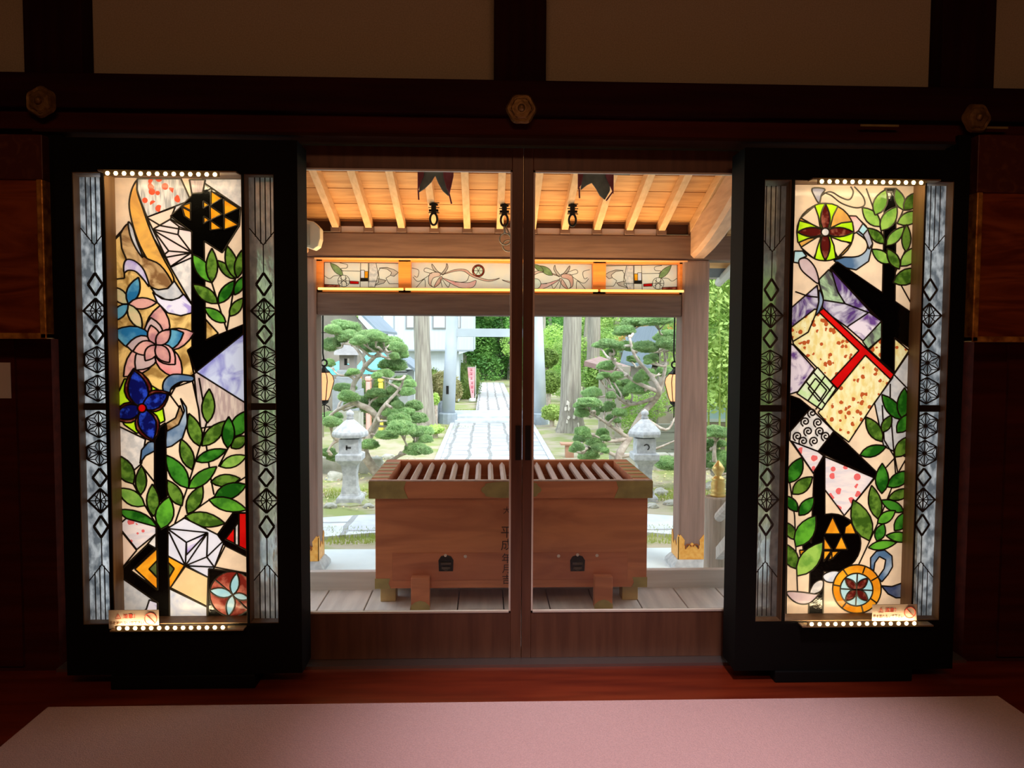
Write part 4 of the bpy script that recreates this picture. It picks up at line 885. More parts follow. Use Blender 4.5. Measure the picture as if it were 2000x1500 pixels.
# hanging cloth sashes, bells and bars over the porch
clothr = mat('dark_red_cloth', (.20, .03, .03), (.28, .06, .07), .9, 20); clothg = mat('grey_green_cloth', (.22, .21, .17), (.15, .145, .12), .9, 20)
def sash(u, label, sh):
    Y = .95; sc = (Y+3.06)/1500
    t = thing('hanging_cloth', label, 'cloth', tuple(P(u, 340, Y)), 'bell cloths hanging over the porch')
    X = lambda a: P(a, 360, Y).x; Z = lambda v: P(u, v, Y).z; zt_ = 3.02
    zt_ = min(3.0, zz(Y))
    def panel(name, pts, m_, dy):
        q = MB(); q.prism([(X(u+a), Y+dy, Z(v) if v > 0 else zt_) for a, v in pts], (0, .012, 0)); o = q.build(name, m_, t, bevel=.004, fix=True)
    if sh == 0:
        panel('grey_cloth', [(-32, 376), (-30, 352), (-20, 0), (20, 0), (28, 370), (26, 383), (14, 372), (6, 358), (0, 343), (-8, 356), (-20, 368)], clothg, .0)
        panel('red_cloth', [(-34, 376), (-34, 0), (-16, 0), (-22, 345), (-29, 362)], clothr, -.016); panel('red_cloth', [(28, 381), (36, 345), (38, 0), (12, 0), (16, 345), (22, 368)], clothr, -.016)
        ends = ((-33, 376, -32, 391), (27, 381, 32, 398))
    else:
        panel('grey_cloth', [(-28, 372), (-26, 352), (-20, 0), (20, 0), (30, 372), (20, 390), (10, 382), (2, 368), (-6, 357), (-16, 362)], clothg, .0)
        panel('red_cloth', [(-34, 372), (-36, 0), (-16, 0), (-24, 345), (-27, 362)], clothr, -.016); panel('red_cloth', [(36, 380), (34, 0), (18, 0), (20, 345), (28, 362)], clothr, -.016)
        ends = ((-31, 372, -30, 388), (35, 378, 22, 392))
    q = MB()
    for a, v, c_, d in ends: q.tube([(X(u+a), Y-.005, Z(v-4)), (X(u+c_), Y-.005, Z(d))], .004, 6)
    q.build('tassel', clothr, t)
sash(850, 'red and grey pointed cloth hanging over the porch, left of the door seam', 0)
sash(1162, 'red and grey pointed cloth hanging over the porch, right of the door seam', 1)
for u, v, lb in ((938, 333, 'dark round bell over the porch, left of the door seam'), (1068, 335, 'dark round bell over the porch, right of the door seam')):
    Y = 1.1; c = P(u, v-2, Y); t = thing('porch_bell', lb, 'bell', tuple(c), 'bells over the porch')
    m_ = MB(); m_.lathe(c, [(.012, .0), (.042, .0), (.046, .006), (.044, .014), (.04, .05), (.03, .08), (.008, .09)], 24); m_.build('bell', iron, t, smooth=True)
    m_ = MB(); m_.tube([c+V((0, 0, .09)), (c.x, Y, zz(Y)+.02)], .006, 6); m_.build('hanger', iron, t)
for u0_, u1_, v, lb in ((776, 815, 331, 'black iron bar beside the left hanging cloth'), (1196, 1232, 338, 'black iron bar beside the right hanging cloth')):
    Y = .95; a, c = P(u0_, v, Y), P(u1_, v, Y); m_ = MB(); m_.box(a.x, c.x, Y-.01, Y+.03, a.z-.004, a.z+.05); m_.box((a.x+c.x)/2-.01, (a.x+c.x)/2+.01, Y, Y+.02, a.z+.05, zz(Y)+.02); tag(m_.build('iron_bar', iron), lb, 'bar')
# hanging lanterns behind the pillars
def lantern(u, v, label):
    Y = 4.35; c = P(u, v, Y); t = thing('hanging_lantern', label, 'lantern', tuple(c), 'lit hanging lanterns by the pillars'); s = (Y+3.06)/1500
    sh = mat('lit_lantern_shade', (.95, .55, .3), rough=.6, emit=(1, .42, .16), es=1.1)
    m_ = MB(); m_.lathe(c, [(7*s, -30*s), (11*s, -22*s), (19*s, 8*s), (17*s, 17*s), (10*s, 25*s)], 6); m_.build('shade', sh, t)
    m_ = MB()
    for k in range(6):
        a = math.pi/3*k; m_.tube([(c.x+r*s*math.cos(a), Y+r*s*math.sin(a), c.z+z*s) for r, z in ((7, -30), (11, -22), (19, 8), (17, 17), (10, 25))], .0045, 5)
    m_.lathe(c, [(11*s, 24*s), (12*s, 26*s), (6*s, 31*s), (3*s, 36*s)], 6); m_.lathe(c, [(3*s, -38*s), (8*s, -34*s), (9*s, -29*s)], 6); m_.torus((c.x, Y, c.z+43*s), 6*s, 1.8*s, n=16, k=6)
    m_.tube([(c.x, Y, c.z+48*s), (c.x-2*s, Y, c.z+62*s), (c.x, Y, 2.25)], .008, 6)
    for sg in (-1, 1): m_.tube([(c.x, Y, c.z-38*s), (c.x+sg*9*s, Y, c.z-42*s), (c.x+sg*12*s, Y, c.z-50*s), (c.x+sg*5*s, Y, c.z-46*s)], .005, 6)
    m_.tube([(c.x, Y, c.z-36*s), (c.x, Y, c.z-62*s)], .005, 6); m_.build('iron_frame', iron, t)
    light('lantern_light', 'POINT', (c.x, c.y, c.z), (0, 0, 0), 4, (1, .6, .3), shadow_soft_size=.03)
lantern(633, 752, 'lit orange hexagonal lantern hanging behind the left porch pillar')
lantern(1317, 755, 'lit orange hexagonal lantern hanging behind the right porch pillar')
tag(MB().box(pl0-1.2, pr1+1.2, 4.28, 4.42, 2.12, 2.24).build('outer_eaves_beam', porch_wood, bevel=.008), 'outer brown beam behind the transom that carries the lanterns', 'beam')
# newel post with gilt finial and stair rails on the right
Yn = 2.2; c = P(1402, 970, Yn); s = (Yn+3.06)/1500; zt_ = P(1402, 969, Yn).z
t = thing('newel_post', 'weathered round stair post with golden onion finial right of the right pillar', 'post', (c.x, Yn, GZ))
m_ = MB(); m_.lathe((c.x, Yn, 0), [(25*s, GZ), (25*s, zt_-.01), (23*s, zt_)], 28); m_.build('post', mat('weathered_post', (.55, .46, .38), (.36, .29, .23), .8, 5, (8, 8, .5), bump=.2), t, smooth=False)
m_ = MB(); m_.lathe((c.x, Yn, zt_), [(r*s, z*s) for r, z in ((15, 0), (15, 4), (13, 6), (15, 9), (15, 12), (13, 15), (14, 20), (14, 26), (12, 30), (13, 33), (13, 36), (8, 40), (6, 42), (9, 47), (12, 52), (12, 57), (8, 63), (4, 68), (1, 72))], 28); m_.build('finial', mat('bright_gilt', (.80, .58, .20), rough=.3, metal=.55), t, smooth=True)
t2 = thing('stair_rail', 'weathered grey stair railing rising from the finial post', 'railing', (c.x, Yn-.2, GZ))
for v0, v1, r_ in ((1010, 975, .035), (1082, 1045, .03)):
    a = P(1404, v0, Yn-.05); e_ = P(1458, v1-22, Yn-1.5); m_ = MB(); m_.tube([a, e_], r_, 10) if v0 < 1050 else m_.bar(a, e_, .05, .08); m_.build('rail', mat('silver_rail_wood', (.62, .58, .54), (.5, .46, .42), .8, 5, (6, .6, 6)), t2)
m_ = MB(); q = P(1446, 1020, Yn-.9); m_.box(q.x-.03, q.x+.03, q.y-.03, q.y+.03, ZD, q.z+.05); m_.build('baluster', MATS['silver_rail_wood'], t2)
# eaves of the side gallery seen right of the pillar
t = thing('side_eaves', 'grey boarded eaves with round rafter right of the porch', 'eaves', tuple(P(1420, 540, 5.2)))
a = P(1385, 510, 5.0); m_ = MB(); z_ = a.z; m_.bar((a.x-.1, 5.0, z_+.02), (a.x+2.2, 5.0, z_+.02), .12, .04); m_.bar((a.x-.1, 3.4, z_+.34), (a.x+2.4, 3.4, z_+.34), .12, .04)
m_.add([(a.x-.1, 3.2, z_+.42), (a.x+2.6, 3.2, z_+.42), (a.x+2.6, 5.6, z_-.14), (a.x-.1, 5.6, z_-.14)], [(0, 1, 2, 3)]); m_.add([(a.x-.1, 3.2, z_+.46), (a.x+2.6, 3.2, z_+.46), (a.x+2.6, 5.6, z_-.10), (a.x-.1, 5.6, z_-.10)], [(0, 1, 2, 3)]); m_.build('boards', mat('grey_boards', (.46, .42, .36), (.36, .33, .28), .8, 4, (6, .6, 6)), t)
m_ = MB(); m_.tube([P(1404, 552, 5.3), P(1442, 512, 4.0)], .045, 10); m_.build('rafter', mat('pale_grey_rafter', (.62, .60, .56), rough=.8), t)
# ---------------------------------------------------------------- garden ground and paving
def brickmat(name, c1, c2, mortar, sx, sy, w_, h_, rough=.8):
    m = bpy.data.materials.new(name); m.use_nodes = True; nt = m.node_tree; N = nt.nodes; L = nt.links; b = N['Principled BSDF']
    tc = N.new('ShaderNodeTexCoord'); mp = N.new('ShaderNodeMapping'); mp.inputs['Scale'].default_value = (sx, sy, 1); mp.inputs['Rotation'].default_value = (0, 0, rad(90))
    br = N.new('ShaderNodeTexBrick'); br.inputs['Color1'].default_value = (*c1, 1); br.inputs['Color2'].default_value = (*c2, 1); br.inputs['Mortar'].default_value = (*mortar, 1)
    br.inputs['Scale'].default_value = 1; br.inputs['Brick Width'].default_value = w_; br.inputs['Row Height'].default_value = h_; br.inputs['Mortar Size'].default_value = .034; br.inputs['Mortar Smooth'].default_value = .4
    nz = N.new('ShaderNodeTexNoise'); nz.inputs['Scale'].default_value = 5; n3 = N.new('ShaderNodeTexNoise'); n3.inputs['Scale'].default_value = 1.6
    ad = N.new('ShaderNodeVectorMath'); ad.operation = 'ADD'; sc_ = N.new('ShaderNodeVectorMath'); sc_.operation = 'SCALE'; sc_.inputs['Scale'].default_value = .12
    L.new(tc.outputs['Object'], n3.inputs['Vector']); L.new(n3.outputs['Color'], sc_.inputs[0]); L.new(tc.outputs['Object'], ad.inputs[0]); L.new(sc_.outputs[0], ad.inputs[1])
    L.new(ad.outputs[0], mp.inputs[0]); L.new(mp.outputs[0], br.inputs['Vector']); L.new(tc.outputs['Object'], nz.inputs['Vector'])
    mx = N.new('ShaderNodeMix'); mx.data_type = 'RGBA'; mx.blend_type = 'MULTIPLY'; mx.inputs[0].default_value = .45
    L.new(br.outputs[0], mx.inputs[6]); L.new(nz.outputs['Color'], mx.inputs[7]); mx.inputs[7].default_value = (1, 1, 1, 1)
    r = N.new('ShaderNodeValToRGB'); r.color_ramp.elements[0].position = .35; r.color_ramp.elements[0].color = (.6, .6, .62, 1); r.color_ramp.elements[1].position = .65; r.color_ramp.elements[1].color = (1, 1, 1, 1)
    L.new(nz.outputs['Fac'], r.inputs[0]); L.new(r.outputs[0], mx.inputs[7]); L.new(mx.outputs[2], b.inputs['Base Color'])
    bp = N.new('ShaderNodeBump'); bp.inputs['Strength'].default_value = .5; bp.inputs['Distance'].default_value = .03; L.new(br.outputs['Fac'], bp.inputs['Height']); bp.invert = True; L.new(bp.outputs[0], b.inputs['Normal'])
    b.inputs['Roughness'].default_value = rough; return m
random.seed(4)
soil = mat('garden_soil_moss', (.42, .36, .26), (.27, .31, .10), .95, 1.7, bump=.5, detail=8, lo=.42, hi=.6)
def ground_z(x, y):
    z = GZ-.01+.05*noise.noise(V((x*.5, y*.5, 0)))*min(1, max(0, (y-6.5)/3)) if y > 6.5 else GZ-.01
    if y > 52: z += min(9, (y-52)*.4)
    return z
m_ = MB(); nx, ny = 60, 80; XS = [-60+120*(i/nx) for i in range(nx+1)]; YS = [.14+(119*(j/ny)**1.8) for j in range(ny+1)]
XS = [math.copysign(abs(x/60)**1.6, x)*60 for x in XS]
m_.add([(x, y, ground_z(x, y)-(.02 if abs(x-.05) < 1.1 else 0)) for y in YS for x in XS], [(j*(nx+1)+i, j*(nx+1)+i+1, (j+1)*(nx+1)+i+1, (j+1)*(nx+1)+i) for j in range(ny) for i in range(nx)])
struct(m_.build('ground', soil, smooth=True))
pave = brickmat('grey_path_slabs', (.58, .60, .66), (.46, .48, .54), (.30, .30, .30), 1, 1, .62, .38)
pave2 = brickmat('pale_far_slabs', (.64, .62, .62), (.54, .52, .54), (.34, .32, .32), 1, 1, .9, .30)
struct(MB().box(-.93, .97, 6.2, 16.4, GZ-.1, GZ+.02).build('stone_path', pave, bevel=.01))
kb = MB(); kb.box(-1.03, -.93, 6.2, 16.4, GZ-.1, GZ+.035); kb.box(.97, 1.08, 6.2, 16.4, GZ-.1, GZ+.035); struct(kb.build('path_kerb', stone_l, bevel=.01))
struct(MB().box(-1.2, 1.5, 16.4, 16.95, GZ-.1, GZ+.09).build('stone_step', stone_pave, bevel=.015))
struct(MB().box(-1.1, 1.4, 16.95, 18.6, GZ-.1, GZ+.15).build('stone_landing', stone_pave, bevel=.015))
struct(MB().box(-.42, .75, 18.6, 34.5, GZ-.1, GZ+.12).build('far_path', pave2, bevel=.01))
# ring paving in front of the porch
def ring(name, r0, r1, a0, a1, z0, z1, m_, cy=.0, n=48):
    b = MB(); vs = []
    for k in range(n+1):
        a = rad(a0+(a1-a0)*k/n)
        for r in (r0, r1):
            for z in (z0, z1): vs.append((.08+r*math.cos(a), cy+r*math.sin(a), z))
    fs = []
    for k in range(n): i = k*4; fs += [(i+1, i+3, i+7, i+5), (i+0, i+4, i+6, i+2), (i, i+1, i+5, i+4), (i+2, i+6, i+7, i+3)]
    fs += [(0, 2, 3, 1), (n*4, n*4+1, n*4+3, n*4+2)]
    b.add(vs, fs); return b.build(name, m_, fix=True)
ringm = brickmat('pale_ring_slabs', (.72, .74, .78), (.62, .65, .70), (.38, .38, .38), 1, 1, .8, .8)
struct(ring('ring_paving', 5.25, 6.15, 20, 160, GZ-.08, GZ+.03, ringm))
struct(MB().box(-4.5, 4.5, .2, 4.45, GZ-.1, GZ+.02).build('porch_paving', mat('pale_blue_paving', (.72, .78, .80), (.62, .68, .70), .85, 2, bump=.1), bevel=.01))
# ---------------------------------------------------------------- foliage builders
def pad_mesh(name, seed, m, tufts=2000):
    random.seed(seed); bm = bmesh.new(); bmesh.ops.create_icosphere(bm, subdivisions=3, radius=1)
    sv = V((seed*3.1, 0, 0))
    for v in bm.verts:
        c = v.co.copy(); r = .9+.30*noise.noise(c*1.6+sv)+.16*noise.noise(c*3.5+sv); z = c.z*(.50 if c.z > 0 else .24)
        v.co = V((c.x*r*.93, c.y*r*.93, z*r))
    surf = [(f.calc_center_median(), f.normal.copy()) for f in bm.faces]; vs = [tuple(v.co) for v in bm.verts]; fs = [tuple(v.index for v in f.verts) for f in bm.faces]; bm.free()
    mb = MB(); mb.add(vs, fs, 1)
    for _ in range(tufts):
        c, nrm = random.choice(surf)
        p = c+V((random.uniform(-.10, .10), random.uniform(-.10, .10), random.uniform(-.03, .04)))
        d0 = (nrm+V((0, 0, .7))).normalized()
        for k in range(4):
            d = (d0+V((random.uniform(-1, 1), random.uniform(-1, 1), random.uniform(-.6, .8)))*.75).normalized(); side = d.cross(V((random.random(), random.random(), random.random()))).normalized()*.018
            L_ = random.uniform(.08, .18); mb.add([p-side, p+side, p+d*L_], [(0, 1, 2)], 0)
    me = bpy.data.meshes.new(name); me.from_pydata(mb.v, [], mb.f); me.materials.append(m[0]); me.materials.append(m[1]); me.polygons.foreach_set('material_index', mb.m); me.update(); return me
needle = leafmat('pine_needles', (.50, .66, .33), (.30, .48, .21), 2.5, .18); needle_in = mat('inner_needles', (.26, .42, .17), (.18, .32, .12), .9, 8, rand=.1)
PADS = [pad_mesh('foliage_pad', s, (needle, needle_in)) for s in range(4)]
def pine(label, Y, trunk, tr_r, pads, seed, loc_px, extra=(), jit=.75):
    random.seed(seed); base = P(*loc_px, Y); t = thing('niwaki_pine', label, 'tree', (base.x, Y, GZ), None)
    T = []
    for i, (u, v) in enumerate(trunk):
        q = P(u, v, Y+(.0 if i < 2 else random.uniform(-.15, .15))); T.append(q)
    T[0].z = GZ-.05
    mb = MB(); sp_ = [V(p) for p in smoothpts([tuple(p) for p in T], 4, False)]; n = len(sp_)
    mb.tube(sp_, [tr_r*(1-.75*i/(n-1)) for i in range(n)], 9)
    lines = [(sp_, tr_r)]
    for ex in extra:
        q = [tuple(P(u, v, Y+random.uniform(-.2, .2))) for u, v in ex]; q[0] = tuple(min(sp_, key=lambda s_: (s_-V(q[0])).length)); q = [V(p) for p in smoothpts(q, 4, False)]
        mb.tube(q, [tr_r*.5*(1-.7*i/(len(q)-1)) for i in range(len(q))], 7); lines.append((q, tr_r*.5))
    allp = [p for l in lines for p in l[0][2:]]
    pads = list(pads)+[(u+random.choice((-1, 1))*hw*random.uniform(.6, .9), v+random.uniform(2, 9), hw*.6, hh*.7) for (u, v, hw, hh) in pads if random.random() < .45]
    for (u, v, hw, hh) in pads:
        Yp = Y+random.uniform(-jit, jit); c = P(u, v, Yp); s = (Yp-CAM.y)/1500
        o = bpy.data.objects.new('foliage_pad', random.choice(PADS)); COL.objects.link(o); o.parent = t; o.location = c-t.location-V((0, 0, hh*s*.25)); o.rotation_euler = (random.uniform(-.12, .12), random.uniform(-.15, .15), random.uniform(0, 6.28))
        rx = hw*s*1.22; o.scale = (rx, rx*random.uniform(.85, 1.05), hh*s*2.5)
        start = min(allp, key=lambda q: (q-c).length+max(0, (q.z-c.z))*1.2+.02); end = c-V((0, 0, hh*s*.5))
        mid = (start+end)/2+V((random.uniform(-.06, .06), random.uniform(-.06, .06), -.06*(start-end).length)); q = [V(p) for p in smoothpts([tuple(start), tuple(start.lerp(mid, .55)+V((random.uniform(-.05, .05), 0, random.uniform(-.04, .04)))), tuple(mid), tuple(end)], 3, False)]
        mb.tube(q, [.026*(1-.6*i/(len(q)-1)) for i in range(len(q))], 6)
        for k in range(3):
            a = random.uniform(0, 6.28); mb.tube([q[-3], c+V((rx*.5*math.cos(a), rx*.5*math.sin(a), -hh*s*.15))], [.012, .006], 5)
    mb.build('trunk', pine_bark, t, smooth=True); return t
padsL = [(675, 640, 29, 13), (680, 659, 22, 13), (720, 655, 24, 11), (648, 673, 17, 13), (722, 675, 22, 12), (705, 664, 16, 9), (762, 672, 25, 14), (783, 691, 15, 10), (644, 709, 9, 8), (766, 712, 24, 14), (751, 731, 17, 9), (735, 657, 18, 9), (787, 746, 20, 12), (778, 762, 22, 12), (737, 768, 20, 9),
         (680, 774, 20, 11), (672, 757, 20, 8), (702, 784, 20, 10), (733, 796, 24, 13), (760, 782, 20, 10), (808, 793, 18, 10), (787, 806, 22, 9), (780, 819, 22, 12), (812, 816, 24, 10), (645, 812, 22, 7), (648, 824, 18, 10), (783, 836, 26, 14), (826, 842, 20, 10), (722, 868, 16, 10), (812, 877, 22, 11), (828, 858, 16, 8), (642, 884, 14, 9), (652, 893, 12, 8), (690, 726, 12, 6), (755, 850, 20, 9), (765, 806, 16, 8)]
pine('layered garden pine with twisted trunk behind the left stone lantern', 8.6, [(742, 945), (735, 922), (712, 885), (722, 850), (736, 822), (722, 800), (694, 785), (690, 752), (712, 716), (703, 690), (684, 668)], .08, padsL, 11, (740, 940), [((722, 850), (745, 800), (780, 760), (790, 735)), ((735, 922), (780, 890), (815, 882)), ((694, 785), (660, 800), (640, 815)), ((722, 850), (660, 860), (640, 880)), ((712, 716), (740, 690), (760, 675))])
padsR = [(1245, 628, 30, 10), (1285, 625, 34, 11), (1219, 646, 21, 10), (1305, 655, 22, 10), (1192, 672, 24, 9), (1215, 676, 24, 9), (1260, 678, 20, 11), (1303, 670, 20, 12), (1192, 690, 12, 8), (1273, 699, 13, 8), (1237, 702, 13, 7), (1187, 714, 18, 10), (1262, 733, 18, 12), (1297, 725, 14, 10), (1180, 733, 12, 6), (1206, 733, 12, 7), (1205, 752, 15, 9), (1228, 747, 15, 7), (1246, 757, 23, 13), (1212, 767, 13, 10), (1156, 768, 18, 11), (1192, 772, 9, 7), (1152, 786, 22, 9), (1150, 800, 22, 14), (1190, 794, 13, 10), (1210, 806, 15, 8), (1195, 817, 12, 7),
         (1137, 842, 15, 8), (1136, 855, 15, 9), (1177, 846, 12, 9), (1160, 863, 15, 8), (1170, 874, 14, 8), (1150, 888, 20, 12), (1182, 856, 10, 6), (1128, 872, 13, 9)]
pine('layered garden pine with pale bare branches behind the right stone lantern', 8.3, [(1205, 935), (1208, 893), (1228, 856), (1252, 812), (1278, 782), (1288, 760), (1268, 730), (1240, 695), (1230, 660)], .07, padsR, 23, (1205, 930), [((1278, 782), (1240, 745), (1205, 715), (1190, 690)), ((1288, 760), (1300, 710), (1290, 660)), ((1228, 856), (1190, 862), (1160, 850)), ((1228, 856), (1190, 830), (1160, 810)), ((1208, 893), (1180, 880), (1150, 875)), ((1278, 782), (1230, 790), (1200, 770)), ((1252, 812), (1300, 840), (1318, 815)), ((1208, 893), (1270, 880), (1320, 860))])
pine('low clipped garden pine seen right of the right porch pillar', 7.6, [(1405, 985), (1400, 930), (1395, 890), (1398, 860)], .06, [(1400, 843, 26, 11), (1394, 866, 22, 10), (1408, 894, 26, 13), (1380, 905, 18, 10), (1305, 905, 22, 12), (1430, 915, 20, 12)], 31, (1405, 980), jit=.4)
# leaf clusters
def crown_mesh(name, seed, blobs, nleaf, size, m, squash=1, droop=0):
    random.seed(seed); vs = []; fs = []
    tot = sum(b[3]**2 for b in blobs)
    for (x, y, z, r) in blobs:
        for _ in range(int(nleaf*r*r/tot)):
            d = V((random.gauss(0, 1), random.gauss(0, 1), random.gauss(0, 1))).normalized(); rr = r*random.uniform(.72, 1.05)
            p = V((x, y, z))+V((d.x*rr, d.y*rr, d.z*rr*squash))
            a = V((random.gauss(0, 1), random.gauss(0, 1), random.gauss(0, .5)-droop)).normalized(); n_ = (d+V((random.gauss(0, .5), random.gauss(0, .5), random.gauss(0, .5)+.4))).normalized(); b_ = a.cross(n_).normalized()
            s = size*random.uniform(.6, 1.3); i = len(vs)
            vs += [tuple(p-a*s), tuple(p+b_*s*.45), tuple(p+a*s), tuple(p-b_*s*.45)]; fs.append((i, i+1, i+2, i+3))
    me = bpy.data.meshes.new(name); me.from_pydata(vs, [], fs); me.materials.append(m); me.update(); return me
forest1 = leafmat('forest_leaves', (.22, .46, .10), (.10, .28, .08), .6, .25); forest2 = leafmat('bright_leaves', (.42, .60, .16), (.25, .44, .11), .8, .2); maple = leafmat('orange_maple_leaves', (.75, .36, .14), (.50, .42, .12), 1.2, .1)
azal = leafmat('clipped_azalea_leaves', (.46, .38, .16), (.26, .30, .08), 3, .1); azal2 = leafmat('clipped_green_leaves', (.30, .42, .10), (.14, .24, .05), 2, .1); bam = leafmat('bamboo_leaves', (.66, .82, .26), (.38, .58, .16), 1.5, .15)
def rblobs(seed, n, R, H):
    random.seed(seed); return [(random.uniform(-R, R), random.uniform(-R, R), random.uniform(0, H), random.uniform(R*.35, R*.6)) for _ in range(n)]
CROWN = [crown_mesh('crown', 50+i, rblobs(60+i, 16, 2.2, 6.5), 15000, .10, forest1) for i in range(3)]
CROWN2 = [crown_mesh('crown', 80+i, rblobs(90+i, 12, 1.8, 3.5), 9000, .085, forest2) for i in range(2)]
TRK = MB().tube([(0, 0, -.3), (.05, 0, 1.5), (-.05, .05, 3.5), (.05, 0, 6)], [.28, .2, .16, .06], 9).build('trunk', bark); trme = TRK.data; bpy.data.objects.remove(TRK)
def tree(x, y, s, label, me, group, zc=1.6):
    t = thing('broadleaf_tree', label, 'tree', (x, y, ground_z(x, y)), group)
    for nm, d, z in (('trunk', trme, 0), ('crown', me, zc)):
        o = bpy.data.objects.new(nm, d); COL.objects.link(o); o.parent = t; o.location = (0, 0, z*s); o.scale = (s, s, s); o.rotation_euler = (0, 0, (x*7+y*3) % 6.28 if nm == 'crown' else 0)
    return t
random.seed(77)
ORD = ['first', 'second', 'third', 'fourth', 'fifth', 'sixth', 'seventh', 'eighth', 'ninth', 'tenth', 'eleventh', 'twelfth']
gl = 'deep green tree of the far wood behind the gate, %s from the left'
fp = []
for k in range(11): fp.append((-5.5+3.1*k, 43+(8 if k % 2 else 0), (1.9 if k % 2 else 1.15)))
fp += [(-3.8, 38.5, .75), (-1.4, 40, .85), (1.3, 41, .85), (3.4, 39, .7)]; fp.sort(); ORD += ['thirteenth', 'fourteenth', 'fifteenth']
for k, (x, y, s) in enumerate(fp): tree(x, y, s, gl % ORD[k], CROWN[k % 3], 'trees of the far wood', zc=.55)
gr = 'bright green tree right of the path'
for k, (x, y, s) in enumerate(((2.6, 33, .7), (3.4, 24, .55), (4.2, 19.5, .42), (5.2, 28, .8), (7.5, 24, .8), (9.8, 21, .8))): tree(x, y, s, gr+', %s from the left' % ORD[k], CROWN2[k % 2], 'bright trees right of the path', zc=.5)
tree(5.0, 20.5, .5, 'orange leaved maple between the right cedar and the garden pine', crown_mesh('crown', 7, rblobs(8, 10, 1.8, 3), 6000, .08, maple), None, zc=3.9)
for k, (x, y, s) in enumerate(((-8.5, 13, .8), (-7.2, 9, .6), (-12, 16, 1.2), (-15, 22, 1.6))): tree(x, y, s, ('bright green tree beyond the left side of the porch', 'small bright tree nearest the left garden wall', 'wide bright tree left of the tiled building', 'largest bright tree far to the left of the porch')[k], CROWN2[k % 2], 'trees left of the porch', zc=.4)
for k, (x, y, s) in enumerate(((10.4, 15.5, .9), (11, 17, 1.2), (8.8, 9.4, .6), (6.2, 15, .8))): tree(x, y, s, ('bright green tree beyond the plank wall', 'largest bright tree far to the right of the porch', 'small bright tree nearest the right garden wall', 'bright green tree behind the right garden pine')[k], CROWN2[k % 2], 'trees right of the porch', zc=.4)
# bamboo beyond the right pillar
def bamboo(x, y, h, seed, label, n=9):
    random.seed(seed); t = thing('bamboo_clump', label, 'bamboo', (x, y, GZ)); mb = MB(); bl = []
    for k in range(n):
        a, c = random.uniform(-.6, .6), random.uniform(-.4, .4); q = [(x+a, y+c, GZ-.03), (x+a*1.2, y+c, GZ+h*.5), (x+a*2.0, y+c*1.4, GZ+h)]; mb.tube(smoothpts(q, 4, False), .018, 6)
        for j in range(7): f_ = .3+.7*j/6; bl.append((a*(1+f_), c*(1+.4*f_), h*f_+random.uniform(-.1, .1), random.uniform(.25, .42)))
    mb.build('culms', mat('bamboo_culm', (.40, .50, .14), rough=.4), t, smooth=True)
    o = bpy.data.objects.new('leaves', crown_mesh('leaves', seed, bl, 14000, .055, bam, droop=.8)); COL.objects.link(o); o.parent = t
bamboo(P(1418, 700, 9.4).x+.1, 9.4, 4.2, 5, 'tall light green bamboo right of the right porch pillar')
bamboo(P(1418, 700, 10.0).x+1.9, 9.7, 4.6, 6, 'second bamboo clump further right of the right porch pillar')

azal.node_tree.nodes['Color Ramp'].color_ramp.elements[0].color = (.66, .56, .28, 1); azal.node_tree.nodes['Color Ramp'].color_ramp.elements[1].color = (.42, .42, .16, 1)
random.seed(21); bl = [(random.uniform(-45, 45), random.uniform(47, 78), 0, random.uniform(1.4, 3.0)) for _ in range(170)]; bl = [(x, y, ground_z(x, y)+r*.35, r) for x, y, _, r in bl]
o = bpy.data.objects.new('undergrowth', crown_mesh('undergrowth', 5, bl, 110000, .2, forest1)); COL.objects.link(o); tag(o, 'dense green undergrowth on the slope beyond the far path', 'bushes'); o['kind'] = 'stuff'
# ---------------------------------------------------------------- cedars, torii, lanterns
def cedar(pts, r, label, Yt, flare=1.5):
    T = [P(u, v, Yt) for u, v in pts]; T[0].z = GZ-.03; top = T[-1]; d = (T[-1]-T[-2]).normalized(); T.append(top+d*(5.0-top.z)/max(d.z, .3))
    o = MB(); q = [V(p) for p in smoothpts([tuple(p) for p in T], 6, False)]; n = len(q); base = q[0].z; vs = []; K = 28
    for i, p in enumerate(q):
        h = p.z-base; rr = r*(1+(flare-1)*math.exp(-h/.35))*(1-.05*min(h, 5))
        for k in range(K):
            a = 2*math.pi*k/K; w_ = 1+.055*math.cos(7*a+2*noise.noise(V((a, h*.6, 1))))+.07*noise.noise(V((math.cos(a)*2, math.sin(a)*2, h*.8)))+(.18*math.exp(-h/.25)*math.cos(5*a))
            vs.append((p.x+rr*w_*math.cos(a), p.y+rr*w_*math.sin(a), p.z))
    o.add(vs, [(i*K+k, i*K+(k+1) % K, (i+1)*K+(k+1) % K, (i+1)*K+k) for i in range(n-1) for k in range(K)])
    t = thing('cedar_tree', label, 'tree', (T[0].x, Yt, GZ)); o.build('trunk', bark, t, smooth=True)
    c = bpy.data.objects.new('crown', CROWN[0]); COL.objects.link(c); c.parent = t; c.location = (T[-1].x-T[0].x, 0, T[-1].z-GZ-.2); c.scale = (.55, .55, .6); return t
cedar([(828, 846), (829, 820), (827, 740), (824, 660), (823, 620)], .20, 'tall cedar trunk left of the path beside the gate', 14.6)
cd1 = cedar([(1112, 848), (1114, 820), (1115, 740), (1117, 660), (1118, 620)], .235, 'thick cedar trunk right of the path with pale flaking bark', 14.6, 1.45)
cedar([(1155, 800), (1157, 740), (1160, 660), (1160, 620)], .22, 'slimmer cedar trunk just right of the thick cedar', 21)
mb = MB(); random.seed(9)
